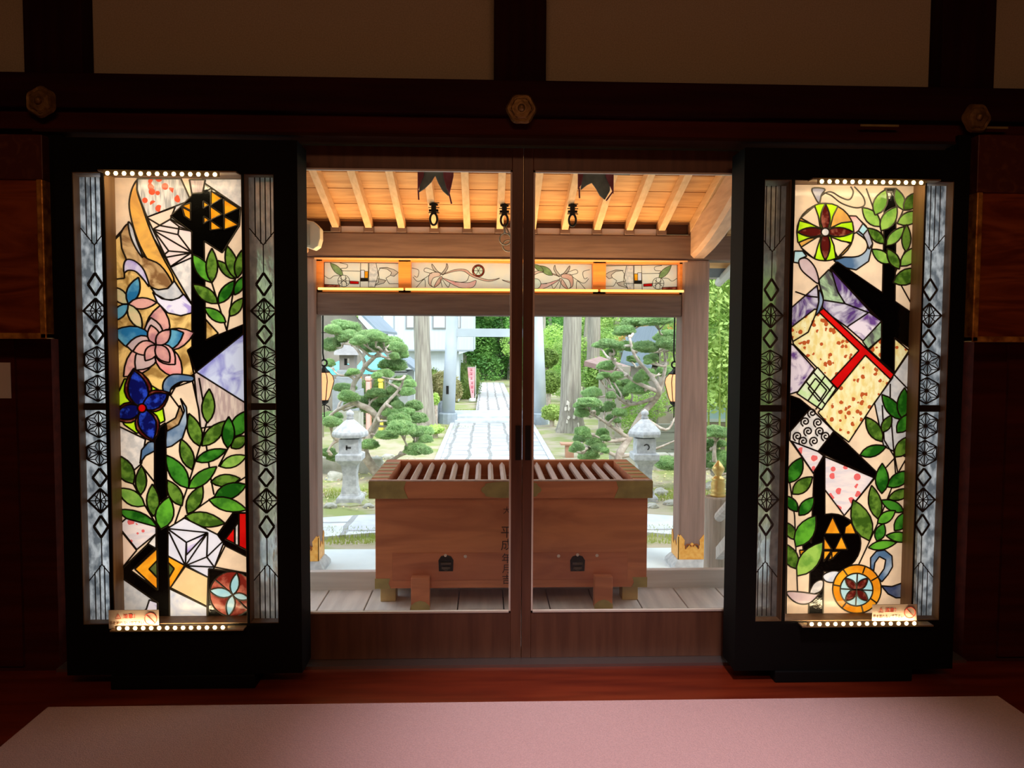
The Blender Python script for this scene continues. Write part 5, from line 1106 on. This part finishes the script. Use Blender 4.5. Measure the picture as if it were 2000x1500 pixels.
for _ in range(16):
    u = random.choice([random.uniform(1104, 1112), random.uniform(1120, 1132)]); v = random.choice([random.uniform(783, 800), random.uniform(810, 832)]); c = P(u, v, 14.6-.30); s = .011
    mb.prism([(c.x+a*s*random.uniform(.4, 1.0), c.y+random.uniform(0, .03), c.z+b*s*random.uniform(.6, 1.6)) for a, b in ((-3, -3), (2, -4), (4, 0), (2, 4), (-2, 4))], (0, .02, 0))
mb.build('bare_wood_patch', mat('pale_bare_wood', (.80, .74, .68), rough=.8), cd1, fix=True)
# torii
whit = mat('pale_blue_grey_paint', (.58, .64, .70), (.50, .56, .62), .5, 2)
Yt = 16.55; a0, a1 = P(875, 828, Yt), P(1056, 828, Yt); r_ = 12*(Yt+3.06)/1500; H = 3.1
t = thing('torii_gate', 'pale grey stone torii gate standing across the path', 'gate', ((a0.x+a1.x)/2, Yt, GZ))
for x, sg in ((a0.x, 1), (a1.x, -1)):
    MB().tube([(x, Yt, GZ+.1), (x+sg*.13, Yt, GZ+H)], [r_*1.08, r_*.9], 24).build('column', whit, t, smooth=True)
    MB().lathe((x, Yt, 0), [(r_*1.55, GZ-.03), (r_*1.5, GZ+.24), (r_*1.35, GZ+.27)], 12).build('base', mat('blue_grey_stone', (.34, .40, .46), (.28, .33, .38), .8, 8), t)
zN = P(960, 650, Yt).z
MB().box(a0.x, a1.x, Yt-.06, Yt+.06, zN-.105, zN+.105).build('tie_beam', whit, t, bevel=.008)
m_ = MB(); N_ = 16
for k in range(N_):
    f0, f1 = -1+2*k/N_, -1+2*(k+1)/N_; xc = (a0.x+a1.x)/2; hw = (a1.x-a0.x)/2+.75
    m_.bar((xc+f0*hw, Yt, GZ+H+.15+.10*f0*f0), (xc+f1*hw, Yt, GZ+H+.15+.10*f1*f1), .30, .32)
m_.build('lintel', whit, t)
MB().box(P(872, 760, Yt).x, P(877, 760, Yt).x, Yt-r_*1.15, Yt-r_*.9, P(874, 769, Yt).z, P(874, 753, Yt).z).build('dark_plate', iron, t)
# stone lanterns
def stone_lantern(u, Y, label, mark, dz=0):
    s = (Y+3.06)/1500; c = P(u, 990, Y); x = c.x; Z = lambda v: P(u, v, Y).z
    t = thing('stone_lantern', label, 'lantern', (x, Y, GZ), 'stone lanterns in the garden')
    R = lambda q: q*s*1.414
    def sq(prof, name): m_ = MB(); m_.lathe((x, Y, 0), [(R(r), Z(v+dz)) for r, v in prof], 4, rot=.5); return m_.build(name, stone_l, t, bevel=.006)
    m_ = MB(); m_.lathe((x, Y, 0), [(38*s, GZ-.02), (37*s, Z(978+dz)), (30*s, Z(975+dz))], 9); m_.build('ground_stone', mat('mossy_stone', (.46, .44, .36), (.30, .34, .10), .95, 5, bump=.4), t)
    sq([(25, 985), (24, 968), (21, 964)], 'base')
    sq([(20, 966), (17, 960), (14, 945), (13, 925), (15, 908), (17, 902)], 'shaft')
    sq([(17, 904), (20, 900), (25, 895), (25, 884), (22, 882)], 'platform')
    b = sq([(19, 884), (19, 854)], 'fire_box')
    m_ = MB(); c0 = Z(870+dz); yy = Y-19*s-.003
    if mark == 'bar': m_.box(x-.03, x+.03, yy, yy+.01, c0-.012, c0+.012); m_.box(x-.035, x-.015, yy, yy+.01, c0-.03, c0+.03)
    else: m_.torus((x, yy, c0), .035, .008, n=16, k=6, a0=-1.2, a1=2.6)
    m_.build('carved_opening', mat('dark_stone_hollow', (.05, .05, .05), rough=.9), b)
    m_ = MB(); K = 6; prof = [(33, 851), (35, 845), (33, 840), (20, 828), (10, 819), (5, 816)]
    m_.lathe((x, Y, 0), [(r*s*1.03, Z(v+dz)) for r, v in prof], K, rot=.25); m_.build('roof', stone_l, t, bevel=.01)
    m_ = MB(); m_.lathe((x, Y, 0), [(5*s, Z(817+dz)), (8*s, Z(814+dz)), (5*s, Z(811+dz)), (8*s, Z(808+dz)), (7*s, Z(803+dz)), (1*s, Z(798+dz))], 14); m_.build('finial', stone_l, t, smooth=True)
stone_lantern(685, 6.75, 'carved stone lantern in the garden left of the offering box', 'bar', 2)
stone_lantern(1257, 6.9, 'carved stone lantern in the garden right of the offering box', 'moon', 1)
# rocks, low stone edging
rockm = mat('garden_rock', (.52, .50, .46), (.34, .34, .28), .95, 6, bump=.5)
def rock(u, v, w_, h_, Y, label, seed):
    c = PZ(u, v, GZ); s = (c.y+3.06)/1500; random.seed(seed); bm = bmesh.new(); bmesh.ops.create_icosphere(bm, subdivisions=3, radius=1)
    for q in bm.verts: q.co = V((q.co.x*w_*s/2, q.co.y*w_*s*.4, q.co.z*h_*s))*(1+.35*noise.noise(q.co*1.3+V((seed, 0, 0)))+.1*noise.noise(q.co*5))
    me = bpy.data.meshes.new('garden_rock'); bm.to_mesh(me); bm.free(); me.materials.append(rockm); o = bpy.data.objects.new('garden_rock', me); COL.objects.link(o); o.location = (c.x, c.y, GZ); tag(o, label, 'rock', 'rocks in the garden beds')
for k, (u, v, w_, h_) in enumerate(((655, 935, 40, 14), (705, 968, 26, 10), (735, 905, 30, 14), (720, 990, 22, 7), (645, 990, 26, 8), (760, 895, 30, 9))): rock(u, v, w_, h_, 0, 'rough grey rock in the left garden bed, %s' % ('behind the stone lantern', 'at the foot of the stone lantern', 'by the pine trunk', 'in front of the stone lantern', 'close to the left pillar', 'nearest the stone path')[k], 40+k)
for k, (u, v, w_, h_) in enumerate(((1290, 965, 30, 12), (1275, 990, 24, 8), (1310, 985, 26, 9), (1220, 930, 34, 12), (1395, 955, 40, 14))): rock(u, v, w_, h_, 0, 'rough grey rock in the right garden bed, %s' % ('beside the right pillar', 'in front of the stone lantern', 'low down near the ring paving', 'nearest the stone path', 'right of the finial post')[k], 60+k)
for x0, x1, y, lb in ((-4.2, -1.75, 9.0, 'low stone edging blocks behind the left stone lantern'), (1.9, 4.6, 9.3, 'low stone edging blocks behind the right stone lantern')):
    t = thing('stone_edging', lb, 'edging', ((x0+x1)/2, y, GZ)); x = x0
    while x < x1-.1:
        w_ = random.uniform(.38, .6); MB().box(x, min(x+w_, x1)-.012, y, y+.22, GZ-.05, GZ+.24+random.uniform(-.02, .02)).build('block', rockm, t, bevel=.02); x += w_
# leaf litter and moss
random.seed(12); m_ = MB()
for _ in range(2600):
    sgn = random.choice((-1, 1)); x = sgn*random.uniform(1.2, 4.2); y = random.uniform(6.3, 10.5)
    if math.hypot(x, y) < 6.3: continue
    s = random.uniform(.012, .03); a = random.uniform(0, 6.28); z = GZ+.012+random.uniform(0, .012)
    d, e_ = V((math.cos(a), math.sin(a), random.uniform(-.3, .3)))*s, V((-math.sin(a), math.cos(a), random.uniform(-.3, .3)))*s*.6
    p = V((x, y, z)); m_.add([p-d, p+e_, p+d, p-e_], [(0, 1, 2, 3)], random.randrange(3))
o = m_.build('leaf_litter', [mat('fallen_leaf_tan', (.55, .40, .24)), mat('fallen_leaf_yellow', (.68, .62, .26)), mat('fallen_leaf_brown', (.32, .2, .12))]); tag(o, 'dry fallen leaves scattered over the garden beds', 'leaves'); o['kind'] = 'stuff'
random.seed(13); m_ = MB()
for cx_, cy_, R, n_ in ((-1.9, 5.0, .7, 1500), (1.9, 5.0, .7, 1200), (-2.0, 7.3, .6, 800), (2.2, 7.2, .8, 1200), (-1.7, 15.4, .9, 700), (-1.5, 20.0, 1.0, 900), (1.9, 22, 1.2, 900)):
    for _ in range(n_):
        a, r = random.uniform(0, 6.28), R*math.sqrt(random.random()); p = V((cx_+r*math.cos(a)*1.4, cy_+r*math.sin(a)*.5, GZ)); h = random.uniform(.02, .06); d = V((random.uniform(-.01, .01), random.uniform(-.01, .01), 0))
        m_.add([p-V((.006, 0, 0)), p+V((.006, 0, 0)), p+d+V((0, 0, h))], [(0, 1, 2)])
o = m_.build('grass_patches', leafmat('short_yellow_grass', (.52, .58, .16), (.36, .44, .12), 2)); tag(o, 'short yellow green grass and moss on the bare ground', 'grass'); o['kind'] = 'stuff'
# grass tufts and azaleas
def shrub(u, v0, hw, hh, Y, m, label, size=.045, n=9000, group=None, name='clipped_shrub'):
    s = (Y+3.06)/1500; c = P(u, v0, Y); t = thing(name, label, 'shrub', (c.x, Y, GZ), group); random.seed(int(u))
    zc = c.z-GZ; R = hw*s; bl = [(0, 0, zc, R*.9)]+[(random.uniform(-.35, .35)*R, random.uniform(-.35, .2)*R, zc+random.uniform(-.25, .2)*R, R*.66) for _ in range(5)]
    o = bpy.data.objects.new('foliage', crown_mesh('foliage', int(u), bl, n, size, m, squash=hh/hw)); COL.objects.link(o); o.parent = t
    bm = bmesh.new(); bmesh.ops.create_icosphere(bm, subdivisions=3, radius=1)
    for q in bm.verts: q.co = V((q.co.x*R*.82, q.co.y*R*.82, zc+q.co.z*hh*s*.82))
    me = bpy.data.meshes.new('inner_foliage'); bm.to_mesh(me); bm.free(); me.materials.append(m); o = bpy.data.objects.new('inner_foliage', me); COL.objects.link(o); o.parent = t
    MB().tube([(c.x, Y, GZ-.02), (c.x, Y, c.z)], .06, 7).build('stem', pine_bark, t)
shrub(870, 757, 34, 36, 17.8, azal, 'round clipped brownish bush between the left cedar and the gate column', group=None)
shrub(893, 748, 54, 50, 26, azal2, 'large rounded green bush behind the gate column', n=12000)
shrub(845, 745, 26, 40, 24, azal2, 'yellow green bush seen between the cedar trunk and the gate column')
shrub(1078, 805, 20, 16, 15.8, bam, 'small yellow green grassy shrub at the foot of the right cedar', .06, 2500)
shrub(1068, 700, 24, 22, 19.5, azal2, 'clipped bush left of the right cedar trunk', .05, 4000)
shrub(1072, 745, 26, 26, 18.5, azal2, 'lower clipped bush left of the right cedar trunk', .05, 5000)
shrub(1165, 735, 26, 40, 18.8, forest2, 'bright leafy shrub between the cedar and the small shelter', .07, 5000)
shrub(850, 780, 8, 14, 15.6, bam, 'small bright plant at the foot of the left cedar', .05, 900)
shrub(850, 838, 18, 9, 13.6, bam, 'low grass tuft at the foot of the left cedar', .05, 900, name='grass_tuft')
# stone markers in a row
for k in range(4):
    c = PZ(846+5*k, 828-3*k, GZ); tag(MB().box(c.x-.09, c.x+.07, c.y-.05, c.y+.08, GZ-.02, GZ+.50).build('stone_marker', mat('grey_blue_marker', (.36, .40, .46), (.28, .31, .36), .8, 9), bevel=.01), 'short grey stone marker beside the left gate column, %s of the row' % ('leftmost', 'second from the left', 'third from the left', 'rightmost')[k], 'stone', 'row of stone markers')
# nobori flag
Yf = PZ(921, 783, GZ).y; c = P(922, 750, Yf); s = (Yf+3.06)/1500; Z = lambda v: P(922, v, Yf).z
t = thing('banner_flag', 'pink and white vertical banner by the far path', 'flag', (c.x, Yf, GZ))
pk = mat('pink_banner_cloth', (.86, .30, .36), (.92, .62, .66), .8, 3); m_ = MB(); m_.prism([(c.x+a*s, Yf+.03*math.sin(k), Z(v)) for k, (a, v) in enumerate(((-9, 718), (6, 717), (5, 750), (4, 780), (-1, 780), (-6, 750)))], (0, .004, 0)); m_.build('cloth', pk, t, fix=True)
m_ = MB(); m_.tube([(c.x+7*s, Yf, GZ), (c.x+7*s, Yf, Z(714))], .012, 6); m_.tube([(c.x+7*s, Yf, Z(717)), (c.x-9*s, Yf, Z(717))], .008, 6); m_.build('pole', mat('white_pole', (.8, .8, .8)), t)
m_ = MB(); m_.lathe((c.x+1*s, Yf, 0), [(7*s, GZ-.01), (7*s, GZ+.06), (5*s, GZ+.1)], 16); m_.build('base', mat('white_base', (.82, .82, .82)), t)
rm = mat('banner_marks', (.62, .10, .16)); 
for v, dx in ((722, -1), (730, -1), (739, -1), (748, 0), (756, 0), (765, 1)):
    m_ = MB()
    for a, b, w_, h_ in ((-4, 2, 8, 1.2), (-3.5, -2, 7, 1.2), (-.6, -3, 1.3, 6)): m_.box(c.x+(a+dx)*s, c.x+(a+dx+w_*.8)*s, Yf-.012, Yf-.008, Z(v)+b*s*.8, Z(v)+(b+h_*.7)*s*.8)
    m_.build('lettering', rm, t)
# ---------------------------------------------------------------- buildings
wb = mat('white_siding', (.66, .72, .80), (.60, .66, .74), .6, 1.5, (9, 9, .3))
Yb = 23.5; t = thing('white_building', 'pale blue white house with dark framed windows behind the left cedar', 'building', (P(800, 640, Yb).x, Yb, GZ))
Z = lambda v, Y=Yb: P(900, v, Y).z; X = lambda u, Y=Yb: P(u, 650, Y).x
m_ = MB(); m_.box(X(700), X(925), Yb, Yb+5, Z(684), 4.6); m_.box(X(700), X(896), Yb+.25, Yb+5, GZ, Z(684)); m_.build('wall', wb, t)
m_ = MB(); m_.prism([(X(896), Yb-.01, Z(692)), (X(925), Yb-.01, Z(683)), (X(925), Yb-.01, Z(640)), (X(896), Yb-.01, Z(640))], (0, .5, 0)); m_.build('stair_side', wb, t, fix=True)
for a, b in ((793, 810), (845, 871), (893, 900)):
    w_ = MB(); w_.box(X(a), X(b), Yb-.05, Yb, Z(642), Z(600)); wo = w_.build('window', mat('brown_grey_window_frame', (.30, .30, .32)), t)
    w_ = MB(); w_.box(X(a)+.04, X(b)-.04, Yb-.06, Yb-.05, Z(640), Z(604)); w_.build('pane', mat('pale_window_glass', (.66, .70, .74), rough=.1), wo)
m_ = MB(); [m_.box(X(u)-.02, X(u)+.02, Yb-.02, Yb, Z(684), 4.6) for u in (735, 748, 770, 880)]; m_.box(X(700), X(925), Yb-.02, Yb, Z(686), Z(683)); m_.build('siding_joint', mat('grey_joint', (.36, .40, .46)), t)
m_ = MB(); m_.box(X(700)-.3, X(925)+.4, Yb-.5, Yb+5.4, 4.6, 4.8); m_.build('roof', MATS['grey_roofing'], t)
# low roofs left
roofm = mat('blue_grey_roof_tiles', (.30, .36, .44), (.20, .25, .32), .6, 3, (1, 14, 1), bump=.2)
def gable(u0, u1, vr, ve, Y, depth, label, wallm, vbase=None, ridge=None):
    a, b = P(u0, ve, Y), P(u1, ve, Y); zr_ = P((u0+u1)/2, vr, Y).z; xm = P(ridge or (u0+u1)/2, vr, Y).x
    t = thing('tiled_roof_building', label, 'building', ((a.x+b.x)/2, Y, GZ))
    m_ = MB(); 
    for p, q_ in ((a, 1), (b, -1)):
        v0 = V((p.x, Y-.2, a.z)); v1 = V((xm, Y-.2, zr_)); d = V((0, depth, 0)); n_ = V((0, 0, .07)); m_.prism([v0, v1, v1+n_, v0+n_], d)
    m_.build('roof', roofm, t, fix=True)
    m_ = MB(); m_.box(a.x+.25, b.x-.25, Y+.1, Y+depth-.4, GZ, a.z+.02); m_.prism([(a.x+.25, Y+.1, a.z), (b.x-.25, Y+.1, a.z), (xm, Y+.1, zr_-.1)], (0, .1, 0)); m_.build('wall', wallm, t, fix=True)
brw = mat('brown_grey_wall', (.34, .29, .25), (.26, .22, .19), .8, 3)
gable(560, 742, 560, 650, 16.5, 4, 'building with sloping blue grey tiled roof behind the left garden pine', brw, ridge=650)
gable(740, 816, 700, 728, 15.3, 2.2, 'low blue grey tiled roof left of the left cedar trunk', mat('pale_grey_wall', (.56, .58, .62)))
# turquoise tents
cy = mat('turquoise_awning', (.16, .62, .66), (.12, .52, .58), .7, 2)
for u0, u1, v0, v1, Y, lb in ((693, 752, 690, 720, 14.2, 'turquoise tent roof behind the left garden pine'), (630, 664, 707, 721, 13.6, 'turquoise tent roof left of the small stone shrine')):
    a, b = P(u0, v1, Y), P(u1, v1, Y); zt_ = P(u0, v0, Y).z; t = thing('market_tent', lb, 'tent', ((a.x+b.x)/2, Y, GZ), None)
    m_ = MB(); m_.add([(a.x, Y, a.z), (b.x, Y, a.z), (b.x-.15, Y+1, zt_), (a.x+.15, Y+1, zt_), (a.x, Y+2, a.z), (b.x, Y+2, a.z), (a.x, Y, a.z-.12), (b.x, Y, a.z-.12)], [(0, 1, 2, 3), (3, 2, 5, 4), (1, 5, 2), (0, 3, 4), (6, 7, 1, 0)]); m_.build('canopy', cy, t)
    for x in (a.x, b.x):
        for y in (Y, Y+2): MB().tube([(x, y, GZ), (x, y, a.z)], .02, 6).build('leg', steel, t)
for u, v, w_, h_, col, lb in ((698, 742, 10, 14, (.85, .45, .18), 'orange goods under the turquoise tent'), (742, 740, 9, 13, (.90, .72, .10), 'yellow sign under the turquoise tent'), (718, 740, 11, 9, (.80, .45, .42), 'pink goods under the turquoise tent')):
    Y = 14.0; c = P(u, v, Y); s = (Y+3.06)/1500; m_ = MB(); m_.box(c.x-w_*s/2, c.x+w_*s/2, Y, Y+.3, c.z-h_*s/2, c.z+h_*s/2); m_.box(c.x-w_*s*.4, c.x+w_*s*.4, Y+.02, Y+.28, GZ, c.z-h_*s/2); tag(m_.build('stall_goods', mat('goods_'+lb.split()[0], col, rough=.7), bevel=.03), lb, 'goods')
# small stone shrine on a pedestal
Y = 10.9; s = (Y+3.06)/1500; c = P(680, 720, Y); Z = lambda v: P(680, v, Y).z; t = thing('small_shrine', 'small dark wooden shrine with grey roof on a stone pedestal behind the left pine', 'shrine', (c.x, Y, GZ))
dk = mat('grey_brown_shrine_wood', (.26, .23, .21), (.19, .17, .16), .8, 5)
m_ = MB(); m_.prism([(c.x-22*s, Y-.25, Z(693)), (c.x+22*s, Y-.25, Z(693)), (c.x+22*s, Y-.25, Z(688)), (c.x+8*s, Y-.25, Z(668)), (c.x-8*s, Y-.25, Z(668)), (c.x-22*s, Y-.25, Z(688))], (0, .6, 0)); m_.build('roof', mat('pale_grey_shrine_roof', (.55, .53, .56), (.42, .41, .44), .7, 9), t, fix=True)
m_ = MB(); m_.box(c.x-14*s, c.x-5*s, Y-.15, Y+.2, Z(722), Z(693)); m_.box(c.x+5*s, c.x+14*s, Y-.15, Y+.2, Z(722), Z(693)); m_.box(c.x-5*s, c.x+5*s, Y-.15, Y+.2, Z(722), Z(713)); m_.box(c.x-5*s, c.x+5*s, Y-.15, Y+.2, Z(700), Z(693)); m_.build('cabinet', dk, t)
for k, (w_, a, b) in enumerate(((18, 722, 727), (16, 727, 735), (19, 735, 740), (22, 740, 760), (26, 760, 800))): MB().box(c.x-w_*s, c.x+w_*s, Y-.2-.01*k, Y+.25, Z(b), Z(a)).build('pedestal_course', mat('slate_stone', (.36, .39, .42), (.28, .30, .33), .8, 8), t, bevel=.006)
MB().box(c.x-24*s, c.x+24*s, Y-.3, Y+.3, GZ, Z(800)).build('pedestal_base', rockm, t)
# shelter with a reddish roof on the right
Y = 12.4; t = thing('small_shelter', 'small open shelter with reddish brown roof behind the right pine', 'shelter', (P(1185, 760, Y).x, Y, GZ))
a, b, c_, d_ = P(1141, 705, Y), P(1212, 724, Y-.3), P(1232, 716, Y+1.2), P(1172, 696, Y+1.6)
m_ = MB(); n_ = V((0, 0, -.10)); q = [a, b, c_, d_]; m_.prism(q, n_); m_.build('roof', mat('reddish_brown_roof', (.34, .22, .20), (.26, .16, .15), .7, 4), t, fix=True)
for u, yy in ((1176, Y), (1208, Y+.2), (1190, Y+1.2)):
    p = P(u, 735, yy); MB().box(p.x-.06, p.x+.06, yy-.06, yy+.06, GZ, P(1180, 712, yy).z).build('post', mat('grey_timber_post', (.36, .33, .28)), t)
m_ = MB(); p0, p1 = P(1174, 712, Y), P(1232, 718, Y); m_.box(p0.x, p1.x, Y+.1, Y+.2, p1.z-.25, p1.z+.02); m_.build('lintel', MATS['grey_timber_post'], t)
# grey tiled roof house, right
gable(1268, 1372, 640, 720, 14.5, 4, 'house with pale grey tiled roof behind the right garden pine', brw, ridge=1290)
gable(1235, 1300, 655, 690, 22, 4, 'distant house with grey roof right of the cedars', brw)
# grey board fence and brown plank wall right
t = thing('board_fence', 'weathered grey board fence behind the right stone lantern', 'fence', (P(1300, 870, 10.4).x, 10.4, GZ)); Y = 10.4
for k in range(5):
    v = 828+17*k; m_ = MB(); m_.box(P(1255, v, Y).x, P(1372, v, Y).x, Y, Y+.04, P(1300, v+16, Y).z, P(1300, v, Y).z); m_.build('board', mat('grey_fence_board', (.46, .45, .42), (.34, .33, .30), .85, 3, (.6, 6, 6)), t, bevel=.004)
for u in (1262, 1318, 1368): MB().box(P(u, 850, Y).x-.05, P(u, 850, Y).x+.05, Y+.04, Y+.12, GZ, P(u, 824, Y).z).build('post', MATS['grey_timber_post'], t)
Y = 10.9; t = thing('plank_wall', 'brown plank wall with pale blue window seen right of the right pillar', 'wall', (P(1420, 870, Y).x, Y, GZ))
for k in range(6):
    v = 824+14*k; MB().box(P(1374, v, Y).x, P(1374, v, Y).x+4.5, Y+.01*(k % 2), Y+.05, P(1400, v+14, Y).z, P(1400, v+1, Y).z).build('plank', mat('brown_plank', (.34, .27, .22), (.24, .19, .15), .8, 3, (.6, 6, 6)), t)
MB().box(P(1374, 790, Y).x, P(1374, 790, Y).x+4.5, Y, Y+.06, P(1400, 824, Y).z, P(1400, 818, Y).z).build('sill', mat('pale_sill', (.66, .70, .74)), t)
MB().box(P(1374, 790, Y).x, P(1374, 790, Y).x+4.5, Y+.02, Y+.05, P(1400, 818, Y).z, P(1400, 745, Y).z).build('window_band', mat('pale_blue_glazing', (.50, .68, .76), (.42, .60, .70), .2, 1), t)
MB().box(P(1374, 790, Y).x, P(1374, 790, Y).x+4.5, Y-.3, Y+.5, P(1400, 744, Y).z, P(1400, 738, Y).z).build('roof_edge', MATS['grey_roofing'], t)
# small hut roof box near the path right and wooden sign post
c = PZ(1112, 893, GZ); Y = c.y; s = (Y+3.06)/1500
t = thing('wooden_post_box', 'short orange brown wooden post with flat cap behind the offering box', 'post', (P(1110, 880, Y).x, Y, GZ)); x = P(1112, 880, Y).x
MB().box(x-8*s, x+8*s, Y-.08, Y+.08, GZ-.02, P(1112, 868, Y).z).build('post', mat('orange_brown_wood', (.55, .30, .20), (.44, .23, .15), .7, 5), t); MB().box(x-18*s, x+12*s, Y-.12, Y+.12, P(1112, 868, Y).z, P(1112, 865, Y).z).build('cap', MATS['orange_brown_wood'], t)
# garden wall far left and right seen through the side strips
for x, lb, nm in ((-5.6, 'long pale plaster garden wall left of the porch', 'L'), (5.9, 'long pale plaster garden wall right of the porch', 'R')):
    t = thing('garden_wall', lb, 'wall', (x, 3.5, GZ)); MB().box(x-.08, x+.08, .25, 8.0, GZ-.02, 1.9).build('wall', mat('pale_plaster', (.62, .63, .62), (.54, .55, .54), .9, 3), t); MB().box(x-.2, x+.2, .22, 8.05, 1.9, 1.98).build('coping', MATS['grey_roofing'], t)
# shrubs filling the far garden sides
for k, (x, y) in enumerate(((-4.6, 12.5), (-3.0, 17), (-5.0, 19), (3.2, 14.2), (4.6, 16.5), (5.6, 13.8))):
    s = .22+.05*(k % 3); t = thing('garden_shrub', 'leafy green shrub beyond the garden pines, %s from the left' % ORD[(0, 2, 1, 3, 4, 5)[k]], 'shrub', (x, y, GZ), 'shrubs beyond the pines'); o = bpy.data.objects.new('foliage', CROWN2[k % 2]); COL.objects.link(o); o.parent = t; o.scale = (s*1.6, s*1.6, s); o.location = (0, 0, .1)
    MB().tube([(x, y, GZ-.02), (x, y, GZ+.5)], .04, 6).build('stem', pine_bark, t)
